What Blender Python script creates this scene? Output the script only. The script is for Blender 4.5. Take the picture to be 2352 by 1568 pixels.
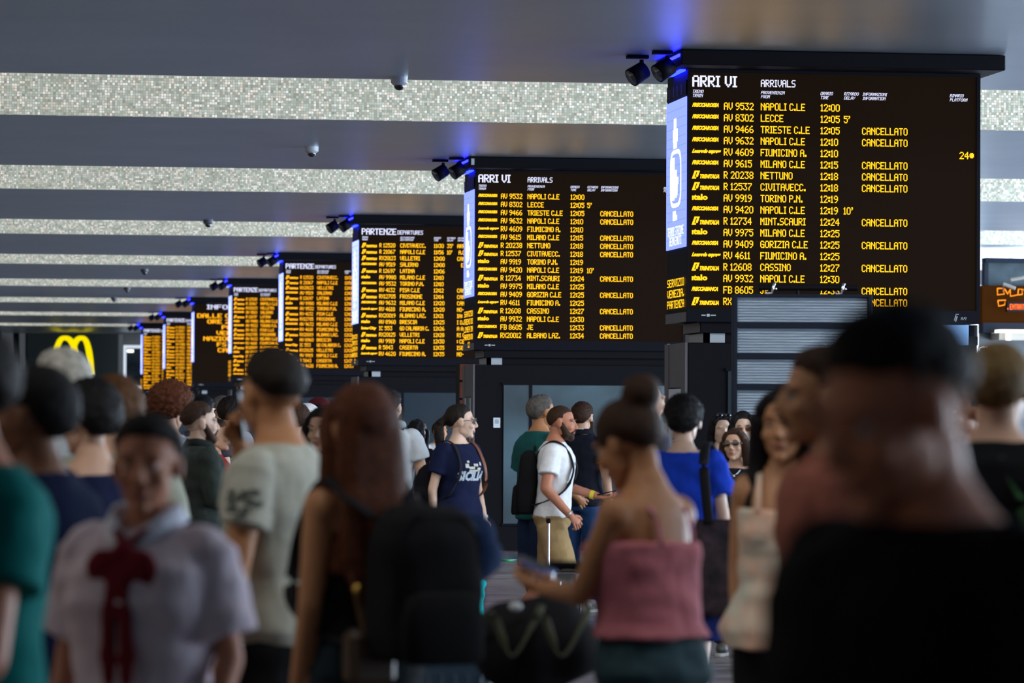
import bpy, math, random
import numpy as np
from mathutils import Vector, Matrix, noise
random.seed(7); np.random.seed(7)
PI = math.pi
sc = bpy.context.scene
for o in list(bpy.data.objects): bpy.data.objects.remove(o)
COL = sc.collection

# ------------------------------------------------------------------ camera
FPX = 8820.0; W, H = 2352, 1568; CAMZ = 1.66
def cam_basis(vpx=-116.0, vpy=962.0, roll=0.0045):
    vx, vy = vpx - W/2, -(vpy - H/2)
    c, s = math.cos(roll), math.sin(roll)
    ux, uy = c*vx - s*vy, s*vx + c*vy
    pitch = -math.atan(uy/FPX); yaw = math.atan(-ux/math.hypot(FPX, uy))
    f = Vector((math.sin(yaw)*math.cos(pitch), math.cos(yaw)*math.cos(pitch), math.sin(pitch)))
    r = Vector((math.cos(yaw), -math.sin(yaw), 0)); u = r.cross(f)
    return c*r + s*u, -s*r + c*u, f
RX, UX, FX = cam_basis()
CAM = Vector((0, 0, CAMZ))
cd = bpy.data.cameras.new('camera'); cam = bpy.data.objects.new('camera', cd); COL.objects.link(cam)
m = Matrix.Identity(4)
for i in range(3):
    m[i][0] = RX[i]; m[i][1] = UX[i]; m[i][2] = -FX[i]; m[i][3] = CAM[i]
cam.matrix_world = m
cd.sensor_width = 36; cd.sensor_fit = 'HORIZONTAL'; cd.lens = 36*FPX/W; cd.clip_start = .1; cd.clip_end = 500
cd.dof.use_dof = True; cd.dof.focus_distance = FPX/232.0; cd.dof.aperture_fstop = (cd.lens/1000)/0.037
sc.camera = cam
def ray(x, y): return FX + RX*((x - W/2)/FPX) - UX*((y - H/2)/FPX)
def atZ(x, y, z): d = ray(x, y); return CAM + d*((z - CAM.z)/d.z)
def atY(x, y, Y): d = ray(x, y); return CAM + d*((Y - CAM.y)/d.y)
def atS(x, y, s): return CAM + ray(x, y)*(FPX/s)

# ------------------------------------------------------------------ world, light, exposure
wd = bpy.data.worlds.new('world'); sc.world = wd; wd.use_nodes = True
bg = wd.node_tree.nodes['Background']; bg.inputs[0].default_value = (.62, .60, .60, 1); bg.inputs[1].default_value = .085
vs = sc.view_settings
vs.view_transform = 'Standard'; vs.look = 'None'; vs.gamma = 1; vs.use_curve_mapping = False; vs.exposure = 0.0
def area(name, loc, rot, sx, sy, power, color):
    l = bpy.data.lights.new(name, 'AREA'); l.shape = 'RECTANGLE'; l.size = sx; l.size_y = sy; l.energy = power; l.color = color
    o = bpy.data.objects.new(name, l); o.location = loc; o.rotation_euler = rot; COL.objects.link(o); return o
# daylight through the open platform side (right) and through the far glazed fronts
area('daylight_platforms', (27, 61, 2.6), (0, math.radians(90), 0), 4.6, 112, 17000, (.72, .86, 1.0))
area('daylight_street', (-13.5, 30, 3.0), (0, math.radians(-90), 0), 3.0, 70, 380, (1.0, .72, .48))
area('ceiling_fill_light', (26.5, 66, .4), (0, math.radians(122), 0), 1.2, 110, 11000, (.66, .80, 1.0))  # added low fill, aimed up to brighten the ceiling

# ------------------------------------------------------------------ materials
def mat(name, col, rough=.7, metal=0, spec=.5, emit=None, es=1.0, bump=None, sss=0, coat=0, var=None, sheen=0):
    m = bpy.data.materials.new(name); m.use_nodes = True
    nt = m.node_tree; b = nt.nodes['Principled BSDF']
    b.inputs['Base Color'].default_value = (*col, 1); b.inputs['Roughness'].default_value = rough
    b.inputs['Metallic'].default_value = metal; b.inputs['Specular IOR Level'].default_value = spec
    if coat: b.inputs['Coat Weight'].default_value = coat; b.inputs['Coat Roughness'].default_value = .15
    if sheen: b.inputs['Sheen Weight'].default_value = sheen
    if sss:
        b.inputs['Subsurface Weight'].default_value = sss; b.inputs['Subsurface Radius'].default_value = (.012, .005, .003)
        b.inputs['Subsurface Scale'].default_value = 1.0
    if emit: b.inputs['Emission Color'].default_value = (*emit, 1); b.inputs['Emission Strength'].default_value = es
    tc = nt.nodes.new('ShaderNodeTexCoord')
    if var:   # (scale, amount): mottled colour variation
        n = nt.nodes.new('ShaderNodeTexNoise'); n.inputs['Scale'].default_value = var[0]; n.inputs['Detail'].default_value = 4
        nt.links.new(tc.outputs['Object'], n.inputs['Vector'])
        r = nt.nodes.new('ShaderNodeValToRGB'); r.color_ramp.elements[0].position = .3; r.color_ramp.elements[1].position = .7
        a = var[1]; c2 = var[2] if len(var) > 2 else tuple(min(1, x*(1+a)) for x in col)
        r.color_ramp.elements[0].color = (*[x*(1-a) for x in col], 1); r.color_ramp.elements[1].color = (*c2, 1)
        nt.links.new(n.outputs['Fac'], r.inputs['Fac']); nt.links.new(r.outputs['Color'], b.inputs['Base Color'])
    if bump:  # (scale vector or number, strength)
        n = nt.nodes.new('ShaderNodeTexNoise'); mp = nt.nodes.new('ShaderNodeMapping')
        s = bump[0] if isinstance(bump[0], tuple) else (bump[0],)*3
        mp.inputs['Scale'].default_value = s; n.inputs['Scale'].default_value = 1; n.inputs['Detail'].default_value = 3
        nt.links.new(tc.outputs['Object'], mp.inputs['Vector']); nt.links.new(mp.outputs['Vector'], n.inputs['Vector'])
        bp = nt.nodes.new('ShaderNodeBump'); bp.inputs['Strength'].default_value = bump[1]; bp.inputs['Distance'].default_value = .01
        nt.links.new(n.outputs['Fac'], bp.inputs['Height']); nt.links.new(bp.outputs['Normal'], b.inputs['Normal'])
    return m
def emit_mat(name, col, s):
    m = bpy.data.materials.new(name); m.use_nodes = True; nt = m.node_tree
    nt.nodes.clear(); e = nt.nodes.new('ShaderNodeEmission'); e.inputs[0].default_value = (*col, 1); e.inputs[1].default_value = s
    o = nt.nodes.new('ShaderNodeOutputMaterial'); nt.links.new(e.outputs[0], o.inputs[0]); return m
def cloth(name, col, rough=.85, amt=.06, sheen=.0): return mat(name, col, rough, spec=.12, bump=(220, .25), var=(30, amt), sheen=sheen)
M = {}
M['ceiling'] = mat('ribbed_ceiling_sheet', (.22, .25, .29), .34, metal=.8, spec=.5)
def ceiling_nodes(m):
    nt = m.node_tree; b = nt.nodes['Principled BSDF']; tc = nt.nodes['Texture Coordinate']
    mp = nt.nodes.new('ShaderNodeMapping'); mp.inputs['Rotation'].default_value = (0, 0, math.radians(38))
    nt.links.new(tc.outputs['Object'], mp.inputs['Vector'])
    w = nt.nodes.new('ShaderNodeTexWave'); w.inputs['Scale'].default_value = 21; w.inputs['Distortion'].default_value = .6; w.inputs['Detail'].default_value = 1
    nt.links.new(mp.outputs['Vector'], w.inputs['Vector'])
    n = nt.nodes.new('ShaderNodeTexNoise'); n.inputs['Scale'].default_value = .9; n.inputs['Detail'].default_value = 5
    nt.links.new(tc.outputs['Object'], n.inputs['Vector'])
    n2 = nt.nodes.new('ShaderNodeTexNoise'); n2.inputs['Scale'].default_value = 60; n2.inputs['Detail'].default_value = 2
    nt.links.new(tc.outputs['Object'], n2.inputs['Vector'])
    r = nt.nodes.new('ShaderNodeValToRGB'); r.color_ramp.elements[0].color = (.30, .38, .49, 1); r.color_ramp.elements[1].color = (.56, .66, .78, 1)
    a = nt.nodes.new('ShaderNodeMath'); a.operation = 'MULTIPLY_ADD'; a.inputs[1].default_value = .28
    nt.links.new(w.outputs['Fac'], a.inputs[0]); 
    s = nt.nodes.new('ShaderNodeMath'); s.operation = 'MULTIPLY_ADD'; s.inputs[1].default_value = .55
    nt.links.new(n.outputs['Fac'], s.inputs[0])
    t = nt.nodes.new('ShaderNodeMath'); t.operation = 'MULTIPLY'; t.inputs[1].default_value = .25
    nt.links.new(n2.outputs['Fac'], t.inputs[0]); nt.links.new(t.outputs[0], s.inputs[2]); nt.links.new(s.outputs[0], a.inputs[2])
    nt.links.new(a.outputs[0], r.inputs['Fac']); nt.links.new(r.outputs['Color'], b.inputs['Base Color'])
    bp = nt.nodes.new('ShaderNodeBump'); bp.inputs['Strength'].default_value = .25; bp.inputs['Distance'].default_value = .006
    nt.links.new(a.outputs[0], bp.inputs['Height']); nt.links.new(bp.outputs['Normal'], b.inputs['Normal'])
ceiling_nodes(M['ceiling'])
def mosaic_mat():
    m = mat('mosaic_tiles', (.5, .5, .47), .35); nt = m.node_tree; b = nt.nodes['Principled BSDF']; tc = nt.nodes['Texture Coordinate']
    sn = nt.nodes.new('ShaderNodeVectorMath'); sn.operation = 'SCALE'; sn.inputs['Scale'].default_value = 1/.0285
    nt.links.new(tc.outputs['Object'], sn.inputs[0])
    fl = nt.nodes.new('ShaderNodeVectorMath'); fl.operation = 'FLOOR'; nt.links.new(sn.outputs[0], fl.inputs[0])
    mul = nt.nodes.new('ShaderNodeVectorMath'); mul.operation = 'MULTIPLY'; mul.inputs[1].default_value = (1, 0, 1); nt.links.new(fl.outputs[0], mul.inputs[0])
    wn = nt.nodes.new('ShaderNodeTexWhiteNoise'); wn.noise_dimensions = '3D'; nt.links.new(mul.outputs[0], wn.inputs['Vector'])
    r = nt.nodes.new('ShaderNodeValToRGB'); r.color_ramp.interpolation = 'CONSTANT'; e = r.color_ramp.elements
    cols = [(0, (.30, .33, .27)), (.18, (.38, .41, .34)), (.42, (.46, .51, .44)), (.60, (.55, .58, .53)), (.74, (.66, .55, .45)), (.80, (.80, .70, .62)), (.87, (.86, .84, .79)), (.97, (.24, .26, .20))]
    e[0].position = 0; e[0].color = (*cols[0][1], 1); e[1].position = cols[1][0]; e[1].color = (*cols[1][1], 1)
    for p, c in cols[2:]: q = e.new(p); q.color = (*c, 1)
    nt.links.new(wn.outputs['Value'], r.inputs['Fac'])
    fr = nt.nodes.new('ShaderNodeVectorMath'); fr.operation = 'FRACTION'; nt.links.new(sn.outputs[0], fr.inputs[0])
    sx = nt.nodes.new('ShaderNodeSeparateXYZ'); nt.links.new(fr.outputs[0], sx.inputs[0])
    mn = nt.nodes.new('ShaderNodeMath'); mn.operation = 'MINIMUM'; nt.links.new(sx.outputs[0], mn.inputs[0]); nt.links.new(sx.outputs[2], mn.inputs[1])
    g = nt.nodes.new('ShaderNodeMath'); g.operation = 'GREATER_THAN'; g.inputs[1].default_value = .12; nt.links.new(mn.outputs[0], g.inputs[0])
    mx = nt.nodes.new('ShaderNodeMixRGB'); mx.inputs[1].default_value = (.28, .29, .25, 1); nt.links.new(g.outputs[0], mx.inputs[0]); nt.links.new(r.outputs['Color'], mx.inputs[2])
    nt.links.new(mx.outputs[0], b.inputs['Base Color'])
    bp = nt.nodes.new('ShaderNodeBump'); bp.inputs['Strength'].default_value = .4; bp.inputs['Distance'].default_value = .002
    nt.links.new(g.outputs[0], bp.inputs['Height']); nt.links.new(bp.outputs['Normal'], b.inputs['Normal']); return m
M['mosaic'] = mosaic_mat()
def floor_mat():
    m = mat('streaked_stone_floor', (.2, .2, .2), .32); nt = m.node_tree; b = nt.nodes['Principled BSDF']; tc = nt.nodes['Texture Coordinate']
    mp = nt.nodes.new('ShaderNodeMapping'); mp.inputs['Scale'].default_value = (.9, 3.2, 1); nt.links.new(tc.outputs['Object'], mp.inputs['Vector'])
    n = nt.nodes.new('ShaderNodeTexNoise'); n.inputs['Scale'].default_value = 1.6; n.inputs['Detail'].default_value = 7; n.inputs['Distortion'].default_value = .7
    nt.links.new(mp.outputs[0], n.inputs['Vector'])
    r = nt.nodes.new('ShaderNodeValToRGB'); r.color_ramp.elements[0].position = .32; r.color_ramp.elements[1].position = .68
    r.color_ramp.elements[0].color = (.07, .055, .055, 1); r.color_ramp.elements[1].color = (.34, .31, .32, 1)
    nt.links.new(n.outputs['Fac'], r.inputs['Fac'])
    br = nt.nodes.new('ShaderNodeTexBrick'); br.inputs['Scale'].default_value = 1; br.inputs['Brick Width'].default_value = 1.2; br.inputs['Row Height'].default_value = .6
    br.inputs['Mortar Size'].default_value = .008; br.inputs['Color1'].default_value = (1, 1, 1, 1); br.inputs['Color2'].default_value = (.8, .8, .82, 1); br.inputs['Mortar'].default_value = (.3, .3, .3, 1)
    nt.links.new(tc.outputs['Object'], br.inputs['Vector'])
    mx = nt.nodes.new('ShaderNodeMixRGB'); mx.blend_type = 'MULTIPLY'; mx.inputs[0].default_value = 1
    nt.links.new(r.outputs[0], mx.inputs[1]); nt.links.new(br.outputs['Color'], mx.inputs[2]); nt.links.new(mx.outputs[0], b.inputs['Base Color']); return m
M['floor'] = floor_mat()
M['recess'] = mat('grey_recess_plaster', (.45, .46, .45), .8, bump=(40, .2))
M['wall'] = mat('dull_grey_wall_panel', (.20, .21, .20), .6, var=(.8, .25), bump=(30, .1))
M['black_metal'] = mat('black_coated_metal', (.004, .004, .007), .6, spec=.10, bump=(60, .03))
M['screen_face'] = mat('led_face_amber_glow', (.006, .0045, .004), .8, spec=.03, emit=(.9, .42, .10), es=.008, bump=(300, .1))  # faint amber emission stands in for glow from the lettering
M['bezel'] = mat('dark_bezel', (.006, .006, .011), .6, spec=.08)
M['side_grey'] = mat('grey_side_metal', (.12, .11, .13), .45, metal=.3)
M['pale_metal'] = mat('pale_blue_grey_panel', (.40, .45, .50), .4, metal=.2)
M['amber'] = emit_mat('amber_led', (1.0, .50, .012), 1.75)
M['amber_far'] = emit_mat('amber_led_far', (1.0, .42, .010), 1.7)
M['white_led'] = emit_mat('white_led', (.72, .74, 1.0), 1.3)
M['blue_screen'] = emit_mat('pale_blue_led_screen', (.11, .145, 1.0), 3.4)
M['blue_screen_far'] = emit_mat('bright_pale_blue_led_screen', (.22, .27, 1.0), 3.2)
M['blue_seam'] = emit_mat('led_module_seam', (.22, .32, .80), 1.2)
M['blue_dim'] = emit_mat('dim_blue_led', (.02, .02, .16), 1.0)
M['white_screen'] = emit_mat('white_led_graphic', (.35, .38, 1.0), 4.0)
M['blue_strip'] = emit_mat('blue_strip_light', (.004, .008, 1.0), 30)
M['ceiling_glow'] = emit_mat('ceiling_glow_strip', (.006, .008, 1.0), 22)
M['glass_dark'] = mat('dark_blue_glass', (.015, .03, .045), .18, spec=.9, coat=.6)
M['glass_lit'] = mat('frosted_kiosk_glass', (.045, .085, .11), .35, spec=.6, coat=.3, var=(.9, .7))
M['poster'] = mat('white_poster', (.62, .68, .76), .5)
M['ink'] = mat('dark_print', (.03, .03, .04), .6)
M['brown_panel'] = mat('terracotta_panel', (.20, .05, .02), .5, var=(6, .2))
M['slat'] = mat('brushed_blue_grey_slat', (.30, .38, .48), .35, metal=.4, bump=((2, 2, 260), .5))
M['frame_navy'] = mat('navy_black_frame', (.007, .012, .024), .6, spec=.15)
M['chrome'] = mat('chrome', (.75, .77, .8), .2, metal=1)
M['steel'] = mat('brushed_aluminium', (.55, .57, .62), .3, metal=.9)
M['cam_white'] = mat('white_camera_plastic', (.50, .55, .58), .3, coat=.4)
M['cam_dome'] = mat('smoked_dome', (.008, .014, .02), .08, coat=1)
M['yellow_sign'] = emit_mat('yellow_lit_sign', (1.0, .80, .0), 1.05)
M['green_black'] = mat('green_black_panel', (.004, .022, .020), .35)
M['orange_neon'] = emit_mat('orange_neon', (1.0, .30, .02), 2.0)
M['red_led'] = emit_mat('red_orange_led', (1.0, .16, .03), 2.2)
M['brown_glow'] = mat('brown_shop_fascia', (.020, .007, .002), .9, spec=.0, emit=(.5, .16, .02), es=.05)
M['shop_white'] = mat('pale_shop_shelf', (.30, .29, .26), .5)
M['lamp_white'] = emit_mat('white_tube_lamp', (1, .95, .85), 2.5)
M['screen_off'] = mat('grey_blue_screen_glass', (.045, .065, .08), .5, spec=.1, var=(2.0, .5))
M['green_cable'] = mat('green_cable', (.01, .45, .12), .4)

# ------------------------------------------------------------------ mesh helpers
class MB:
    def __init__(s): s.v = []; s.f = []; s.n = 0
    def add(s, V, F):
        s.v.append(np.asarray(V, float)); n = s.n; s.f += [tuple(i+n for i in f) for f in F]; s.n += len(V); return s
    def data(s, fn=None):
        V = np.concatenate(s.v) if s.v else np.zeros((0, 3)); return V, s.f
def mesh_of(name, mb, material, smooth=True):
    V, F = mb.data(); me = bpy.data.meshes.new(name); me.from_pydata(V.tolist(), [], F)
    if isinstance(material, (list, tuple)):
        for x in material: me.materials.append(x)
    else: me.materials.append(material)
    if smooth: me.polygons.foreach_set('use_smooth', [True]*len(me.polygons))
    me.update(); return me
def obj(name, mb, material, parent=None, smooth=False, label=None):
    me = mb if isinstance(mb, bpy.types.Mesh) else mesh_of(name, mb, material, smooth)
    o = bpy.data.objects.new(name, me); COL.objects.link(o)
    if parent: o.parent = parent
    if label: o['label'] = label
    return o
def tag(o, label, cat, group=None):
    o['label'] = label; o['category'] = cat
    if group: o['group'] = group
    return o
def thing(name, label, cat, loc=(0, 0, 0), rz=0, group=None):
    o = bpy.data.objects.new(name, None); COL.objects.link(o); o.location = loc; o.rotation_euler = (0, 0, rz); o.empty_display_size = .1
    return tag(o, label, cat, group)
def struct(name, mb, material, smooth=False):
    o = obj(name, mb, material, None, smooth); o['kind'] = 'structure'; return o
def box(x0, x1, y0, y1, z0, z1):
    V = [(x, y, z) for z in (z0, z1) for y in (y0, y1) for x in (x0, x1)]
    return V, [(0, 2, 3, 1), (4, 5, 7, 6), (0, 1, 5, 4), (2, 6, 7, 3), (0, 4, 6, 2), (1, 3, 7, 5)]
def bbox(x0, x1, y0, y1, z0, z1, b=.01):   # box with chamfered edges
    V = []; idx = {}
    X, Y, Z = (x0, x1), (y0, y1), (z0, z1); s = (1, -1)
    for i in (0, 1):
        for j in (0, 1):
            for k in (0, 1):
                p = (X[i], Y[j], Z[k])
                for a in range(3):
                    q = list(p)
                    for c, t in ((0, i), (1, j), (2, k)):
                        if c != a: q[c] += s[t]*b
                    idx[(i, j, k, a)] = len(V); V.append(q)
    F = []
    g = lambda i, j, k, a: idx[(i, j, k, a)]
    # faces perpendicular to axis a use vertices tagged a
    for i in (0, 1): F.append((g(i,0,0,0), g(i,1,0,0), g(i,1,1,0), g(i,0,1,0)))
    for j in (0, 1): F.append((g(0,j,0,1), g(1,j,0,1), g(1,j,1,1), g(0,j,1,1)))
    for k in (0, 1): F.append((g(0,0,k,2), g(1,0,k,2), g(1,1,k,2), g(0,1,k,2)))
    for i in (0, 1):
        for j in (0, 1): F.append((g(i,j,0,0), g(i,j,1,0), g(i,j,1,1), g(i,j,0,1)))
        for k in (0, 1): F.append((g(i,0,k,0), g(i,1,k,0), g(i,1,k,2), g(i,0,k,2)))
    for j in (0, 1):
        for k in (0, 1): F.append((g(0,j,k,1), g(1,j,k,1), g(1,j,k,2), g(0,j,k,2)))
    for i in (0, 1):
        for j in (0, 1):
            for k in (0, 1): F.append((g(i,j,k,0), g(i,j,k,1), g(i,j,k,2)))
    return V, F
def ell(c, r, R=None, nu=16, nv=10):
    V = [(0, 0, 1.)]
    for i in range(1, nv):
        t = PI*i/nv
        for j in range(nu):
            a = 2*PI*j/nu; V.append((math.sin(t)*math.cos(a), math.sin(t)*math.sin(a), math.cos(t)))
    V.append((0, 0, -1.)); V = np.array(V)*np.array(r)
    if R is not None: V = V @ np.array(R).T
    V = V + np.array(c); F = []
    for j in range(nu): F.append((0, 1+j, 1+(j+1) % nu))
    for i in range(nv-2):
        for j in range(nu):
            a = 1+i*nu+j; b = 1+i*nu+(j+1) % nu; F.append((a, a+nu, b+nu, b))
    l = 1+(nv-2)*nu
    for j in range(nu): F.append((l+j, l+nu, l+(j+1) % nu))
    return V, F
def rings_to_mesh(rings):
    n = len(rings[0]); V = np.concatenate([np.array(r, float) for r in rings]); F = []
    for i in range(len(rings)-1):
        for j in range(n): F.append((i*n+j, i*n+(j+1) % n, (i+1)*n+(j+1) % n, (i+1)*n+j))
    F.append(tuple(reversed(range(n)))); k = (len(rings)-1)*n; F.append(tuple(range(k, k+n))); return V, F
def frame(d):
    d = Vector(d).normalized(); a = Vector((0, 0, 1)) if abs(d.z) < .9 else Vector((0, 1, 0))
    u = a.cross(d).normalized(); return u, d.cross(u), d
def cap(a, b, ra, rb, n=12, caps=3):
    a, b = Vector(a), Vector(b); u, v, d = frame(b-a); rings = []
    prof = []
    for i in range(caps): t = PI/2*(i/caps); prof.append((a - d*ra*math.cos(t), ra*math.sin(t)+1e-4))
    prof.append((a, ra)); prof.append((b, rb))
    for i in range(caps-1, -1, -1): t = PI/2*(i/caps); prof.append((b + d*rb*math.cos(t), rb*math.sin(t)+1e-4))
    for p, r in prof: rings.append([p + (u*math.cos(2*PI*j/n) + v*math.sin(2*PI*j/n))*r for j in range(n)])
    return rings_to_mesh(rings)
def cyl(a, b, ra, rb=None, n=16):
    rb = ra if rb is None else rb; a, b = Vector(a), Vector(b); u, v, d = frame(b-a)
    return rings_to_mesh([[p + (u*math.cos(2*PI*j/n) + v*math.sin(2*PI*j/n))*r for j in range(n)] for p, r in ((a, ra), (b, rb))])
def tube(pts, r, n=8, flat=1.0, up=None):   # swept tube through points; flat<1 gives a strap
    pts = [Vector(p) for p in pts]; rings = []
    for i, p in enumerate(pts):
        d = (pts[min(i+1, len(pts)-1)] - pts[max(i-1, 0)]).normalized()
        if up is None: u, v, _ = frame(d)
        else:
            u = Vector(up).cross(d)
            u = u.normalized() if u.length > 1e-4 else frame(d)[0]; v = d.cross(u)
        rr = r[i] if isinstance(r, (list, tuple)) else r
        rings.append([p + u*math.cos(2*PI*j/n)*rr + v*math.sin(2*PI*j/n)*rr*flat for j in range(n)])
    return rings_to_mesh(rings)
def smooth_path(pts, n=6):
    P = [Vector(p) for p in pts]; out = []
    for i in range(len(P)-1):
        p0, p1, p2, p3 = P[max(i-1, 0)], P[i], P[i+1], P[min(i+2, len(P)-1)]
        for k in range(n):
            t = k/n; out.append(.5*((2*p1)+(p2-p0)*t+(2*p0-5*p1+4*p2-p3)*t*t+(3*p1-p0-3*p2+p3)*t*t*t))
    out.append(P[-1]); return out
def sring(cx, cy, z, rx, ry, e=2.3, n=28):
    out = []
    for j in range(n):
        a = 2*PI*j/n; c, s = math.cos(a), math.sin(a)
        out.append((cx+math.copysign(abs(c)**(2/e), c)*rx, cy+math.copysign(abs(s)**(2/e), s)*ry, z))
    return out
def lathe(c, prof, n=20):   # prof: (radius, z)
    return rings_to_mesh([[(c[0]+r*math.cos(2*PI*j/n), c[1]+r*math.sin(2*PI*j/n), c[2]+z) for j in range(n)] for r, z in prof])
DG = None
def remesh(mb, voxel, smooth_it=4, fac=.5, noise_fn=None):
    me = mesh_of('tmp', mb, M['ink']); o = bpy.data.objects.new('tmp', me); COL.objects.link(o)
    r = o.modifiers.new('r', 'REMESH'); r.mode = 'VOXEL'; r.voxel_size = voxel; r.use_smooth_shade = True
    if smooth_it: s = o.modifiers.new('s', 'SMOOTH'); s.factor = fac; s.iterations = smooth_it
    dg = bpy.context.evaluated_depsgraph_get(); ev = o.evaluated_get(dg); e = ev.to_mesh()
    n = len(e.vertices); V = np.empty(n*3); e.vertices.foreach_get('co', V); V = V.reshape(-1, 3)
    if noise_fn:
        N = np.empty(n*3); e.vertices.foreach_get('normal', N); N = N.reshape(-1, 3); V = noise_fn(V, N)
    F = [tuple(p.vertices) for p in e.polygons]
    ev.to_mesh_clear(); bpy.data.objects.remove(o); bpy.data.meshes.remove(me)
    out = MB(); out.add(V, F); return out

# ------------------------------------------------------------------ LED lettering
FONT = dict(A='7E0909097E', B='7F49494936', C='3E41414122', D='7F4141413E', E='7F49494941', F='7F09090901', G='3E4149497A', H='7F0808087F',
 I='417F41', J='2040413F01', K='7F08142241', L='7F40404040', M='7F020C027F', N='7F0204087F', O='3E4141413E', P='7F09090906', Q='3E4151215E',
 R='7F09192946', S='4649494931', T='01017F0101', U='3F4040407F', V='1F2040201F', W='3F4038403F', X='6314081463', Y='0708700807', Z='6151494543')
FONT.update({'0': '3E4141413E', '1': '427F40', '2': '4261514946', '3': '2141454B31', '4': '181412 7F10'.replace(' ', ''), '5': '2745454539', '6': '3C4A494930',
 '7': '0171090503', '8': '3649494936', '9': '060949291E'.replace('0949', '4949'), ':': '3636', '.': '6060', ',': '6020', "'": '0503', '-': '080808', ' ': '0000', '/': '6010080403',
 '*': '1C3E3E3E1C', '=': '1414141414'})
def led(mb, text, x, z, cw, ch, y, shear=0, bold=.28):
    """lettering on a vertical face looking to -Y: x,z top-left corner, cw/ch cell size; returns end x"""
    for chh in text:
        h = FONT.get(chh)
        cols = [int(h[i:i+2], 16) for i in range(0, len(h), 2)]
        for c, b in enumerate(cols):
            r = 0
            while r < 7:
                if b >> r & 1:
                    r1 = r
                    while r1 < 7 and b >> r1 & 1: r1 += 1
                    x0 = x+c*cw; x1 = x0+cw*(1+bold); z0 = z-r*ch; z1 = z-(r1)*ch
                    s0 = shear*(7*ch+z0-z); s1 = shear*(7*ch+z1-z)
                    mb.add([(x0+s1, y, z1), (x1+s1, y, z1), (x1+s0, y, z0), (x0+s0, y, z0)], [(0, 1, 2, 3)]); r = r1
                else: r += 1
        x += (len(cols)+1)*cw
    return x
def led_w(text, cw): return sum(len(FONT[c])//2+1 for c in text)*cw
def font_mesh(text, size, shear=0, bold=0, extr=0, sx=1):
    cu = bpy.data.curves.new('t', 'FONT'); cu.body = text; cu.size = size; cu.shear = shear; cu.offset = bold; cu.extrude = extr; cu.resolution_u = 2
    o = bpy.data.objects.new('t', cu); COL.objects.link(o); dg = bpy.context.evaluated_depsgraph_get()
    e = o.evaluated_get(dg).to_mesh(); V = np.array([v.co[:] for v in e.vertices]); F = [tuple(p.vertices) for p in e.polygons]
    o.evaluated_get(dg).to_mesh_clear(); bpy.data.objects.remove(o); bpy.data.curves.remove(cu)
    V[:, 0] *= sx; return V, F
def wall_text(mb, text, x, y, z, h, width=None, shear=0, bold=0):   # baseline at z, reads from -Y side
    V, F = font_mesh(text, h/.7, shear, bold)
    if width: V[:, 0] *= width/max(V[:, 0])
    P = np.stack([x+V[:, 0], np.full(len(V), y), z+V[:, 1]], 1); mb.add(P, F)

# ------------------------------------------------------------------ hall shell
CZ = 5.04
SOFF_END = [37.75, 51.45, 65.3, 79.14, 93.0, 107.1, 121.6, 136.0]       # far edge of each lowered soffit
SOFF_START = [42.93, 56.7, 70.4, 84.0, 97.9, 111.6, 125.6, 139.6]       # mosaic face = near edge of the next soffit
XL, XR = -14.0, 28.0
f = MB(); f.add(*box(XL, XR, -6, 152, -.2, 0)); struct('floor', f, M['floor'])
starts = [-6.0, 14.6, 28.8] ; ends = [9.6, 23.8, SOFF_END[0]]
st = starts + SOFF_START; en = ends + SOFF_END[1:] + [150.0]
# soffit slabs
for i, (a, b) in enumerate(zip(st, en)):
    c = MB(); c.add(*bbox(XL, XR, a+.03, b, CZ, CZ+.9, .02)); o = struct('ceiling', c, M['ceiling'])
    t = MB(); t.add(*box(XL, XR, a, a+.03, CZ, CZ+.9)); o = struct('trim_%d' % (i+1), t, M['mosaic'])
tp = MB(); tp.add(*box(XL, XR, -6, 152, CZ+.9, CZ+1.0)); struct('ceiling', tp, M['recess'])
# area lights added above the far edge of each soffit light the mosaic faces
for i in range(len(st)-1):
    a, b = en[i], st[i+1]
    area('recess_fill', (7, a+.35, CZ+.72), (math.radians(78), 0, 0), 40, .3, 650, (1, .98, .92))
w = MB(); w.add(*box(XL, XR, 150, 150.3, 0, CZ)); struct('wall_far', w, M['wall'])
w = MB(); w.add(*box(XL-.3, XL, -6, 152, 0, 1.4)); struct('wall_left', w, M['wall'])

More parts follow.
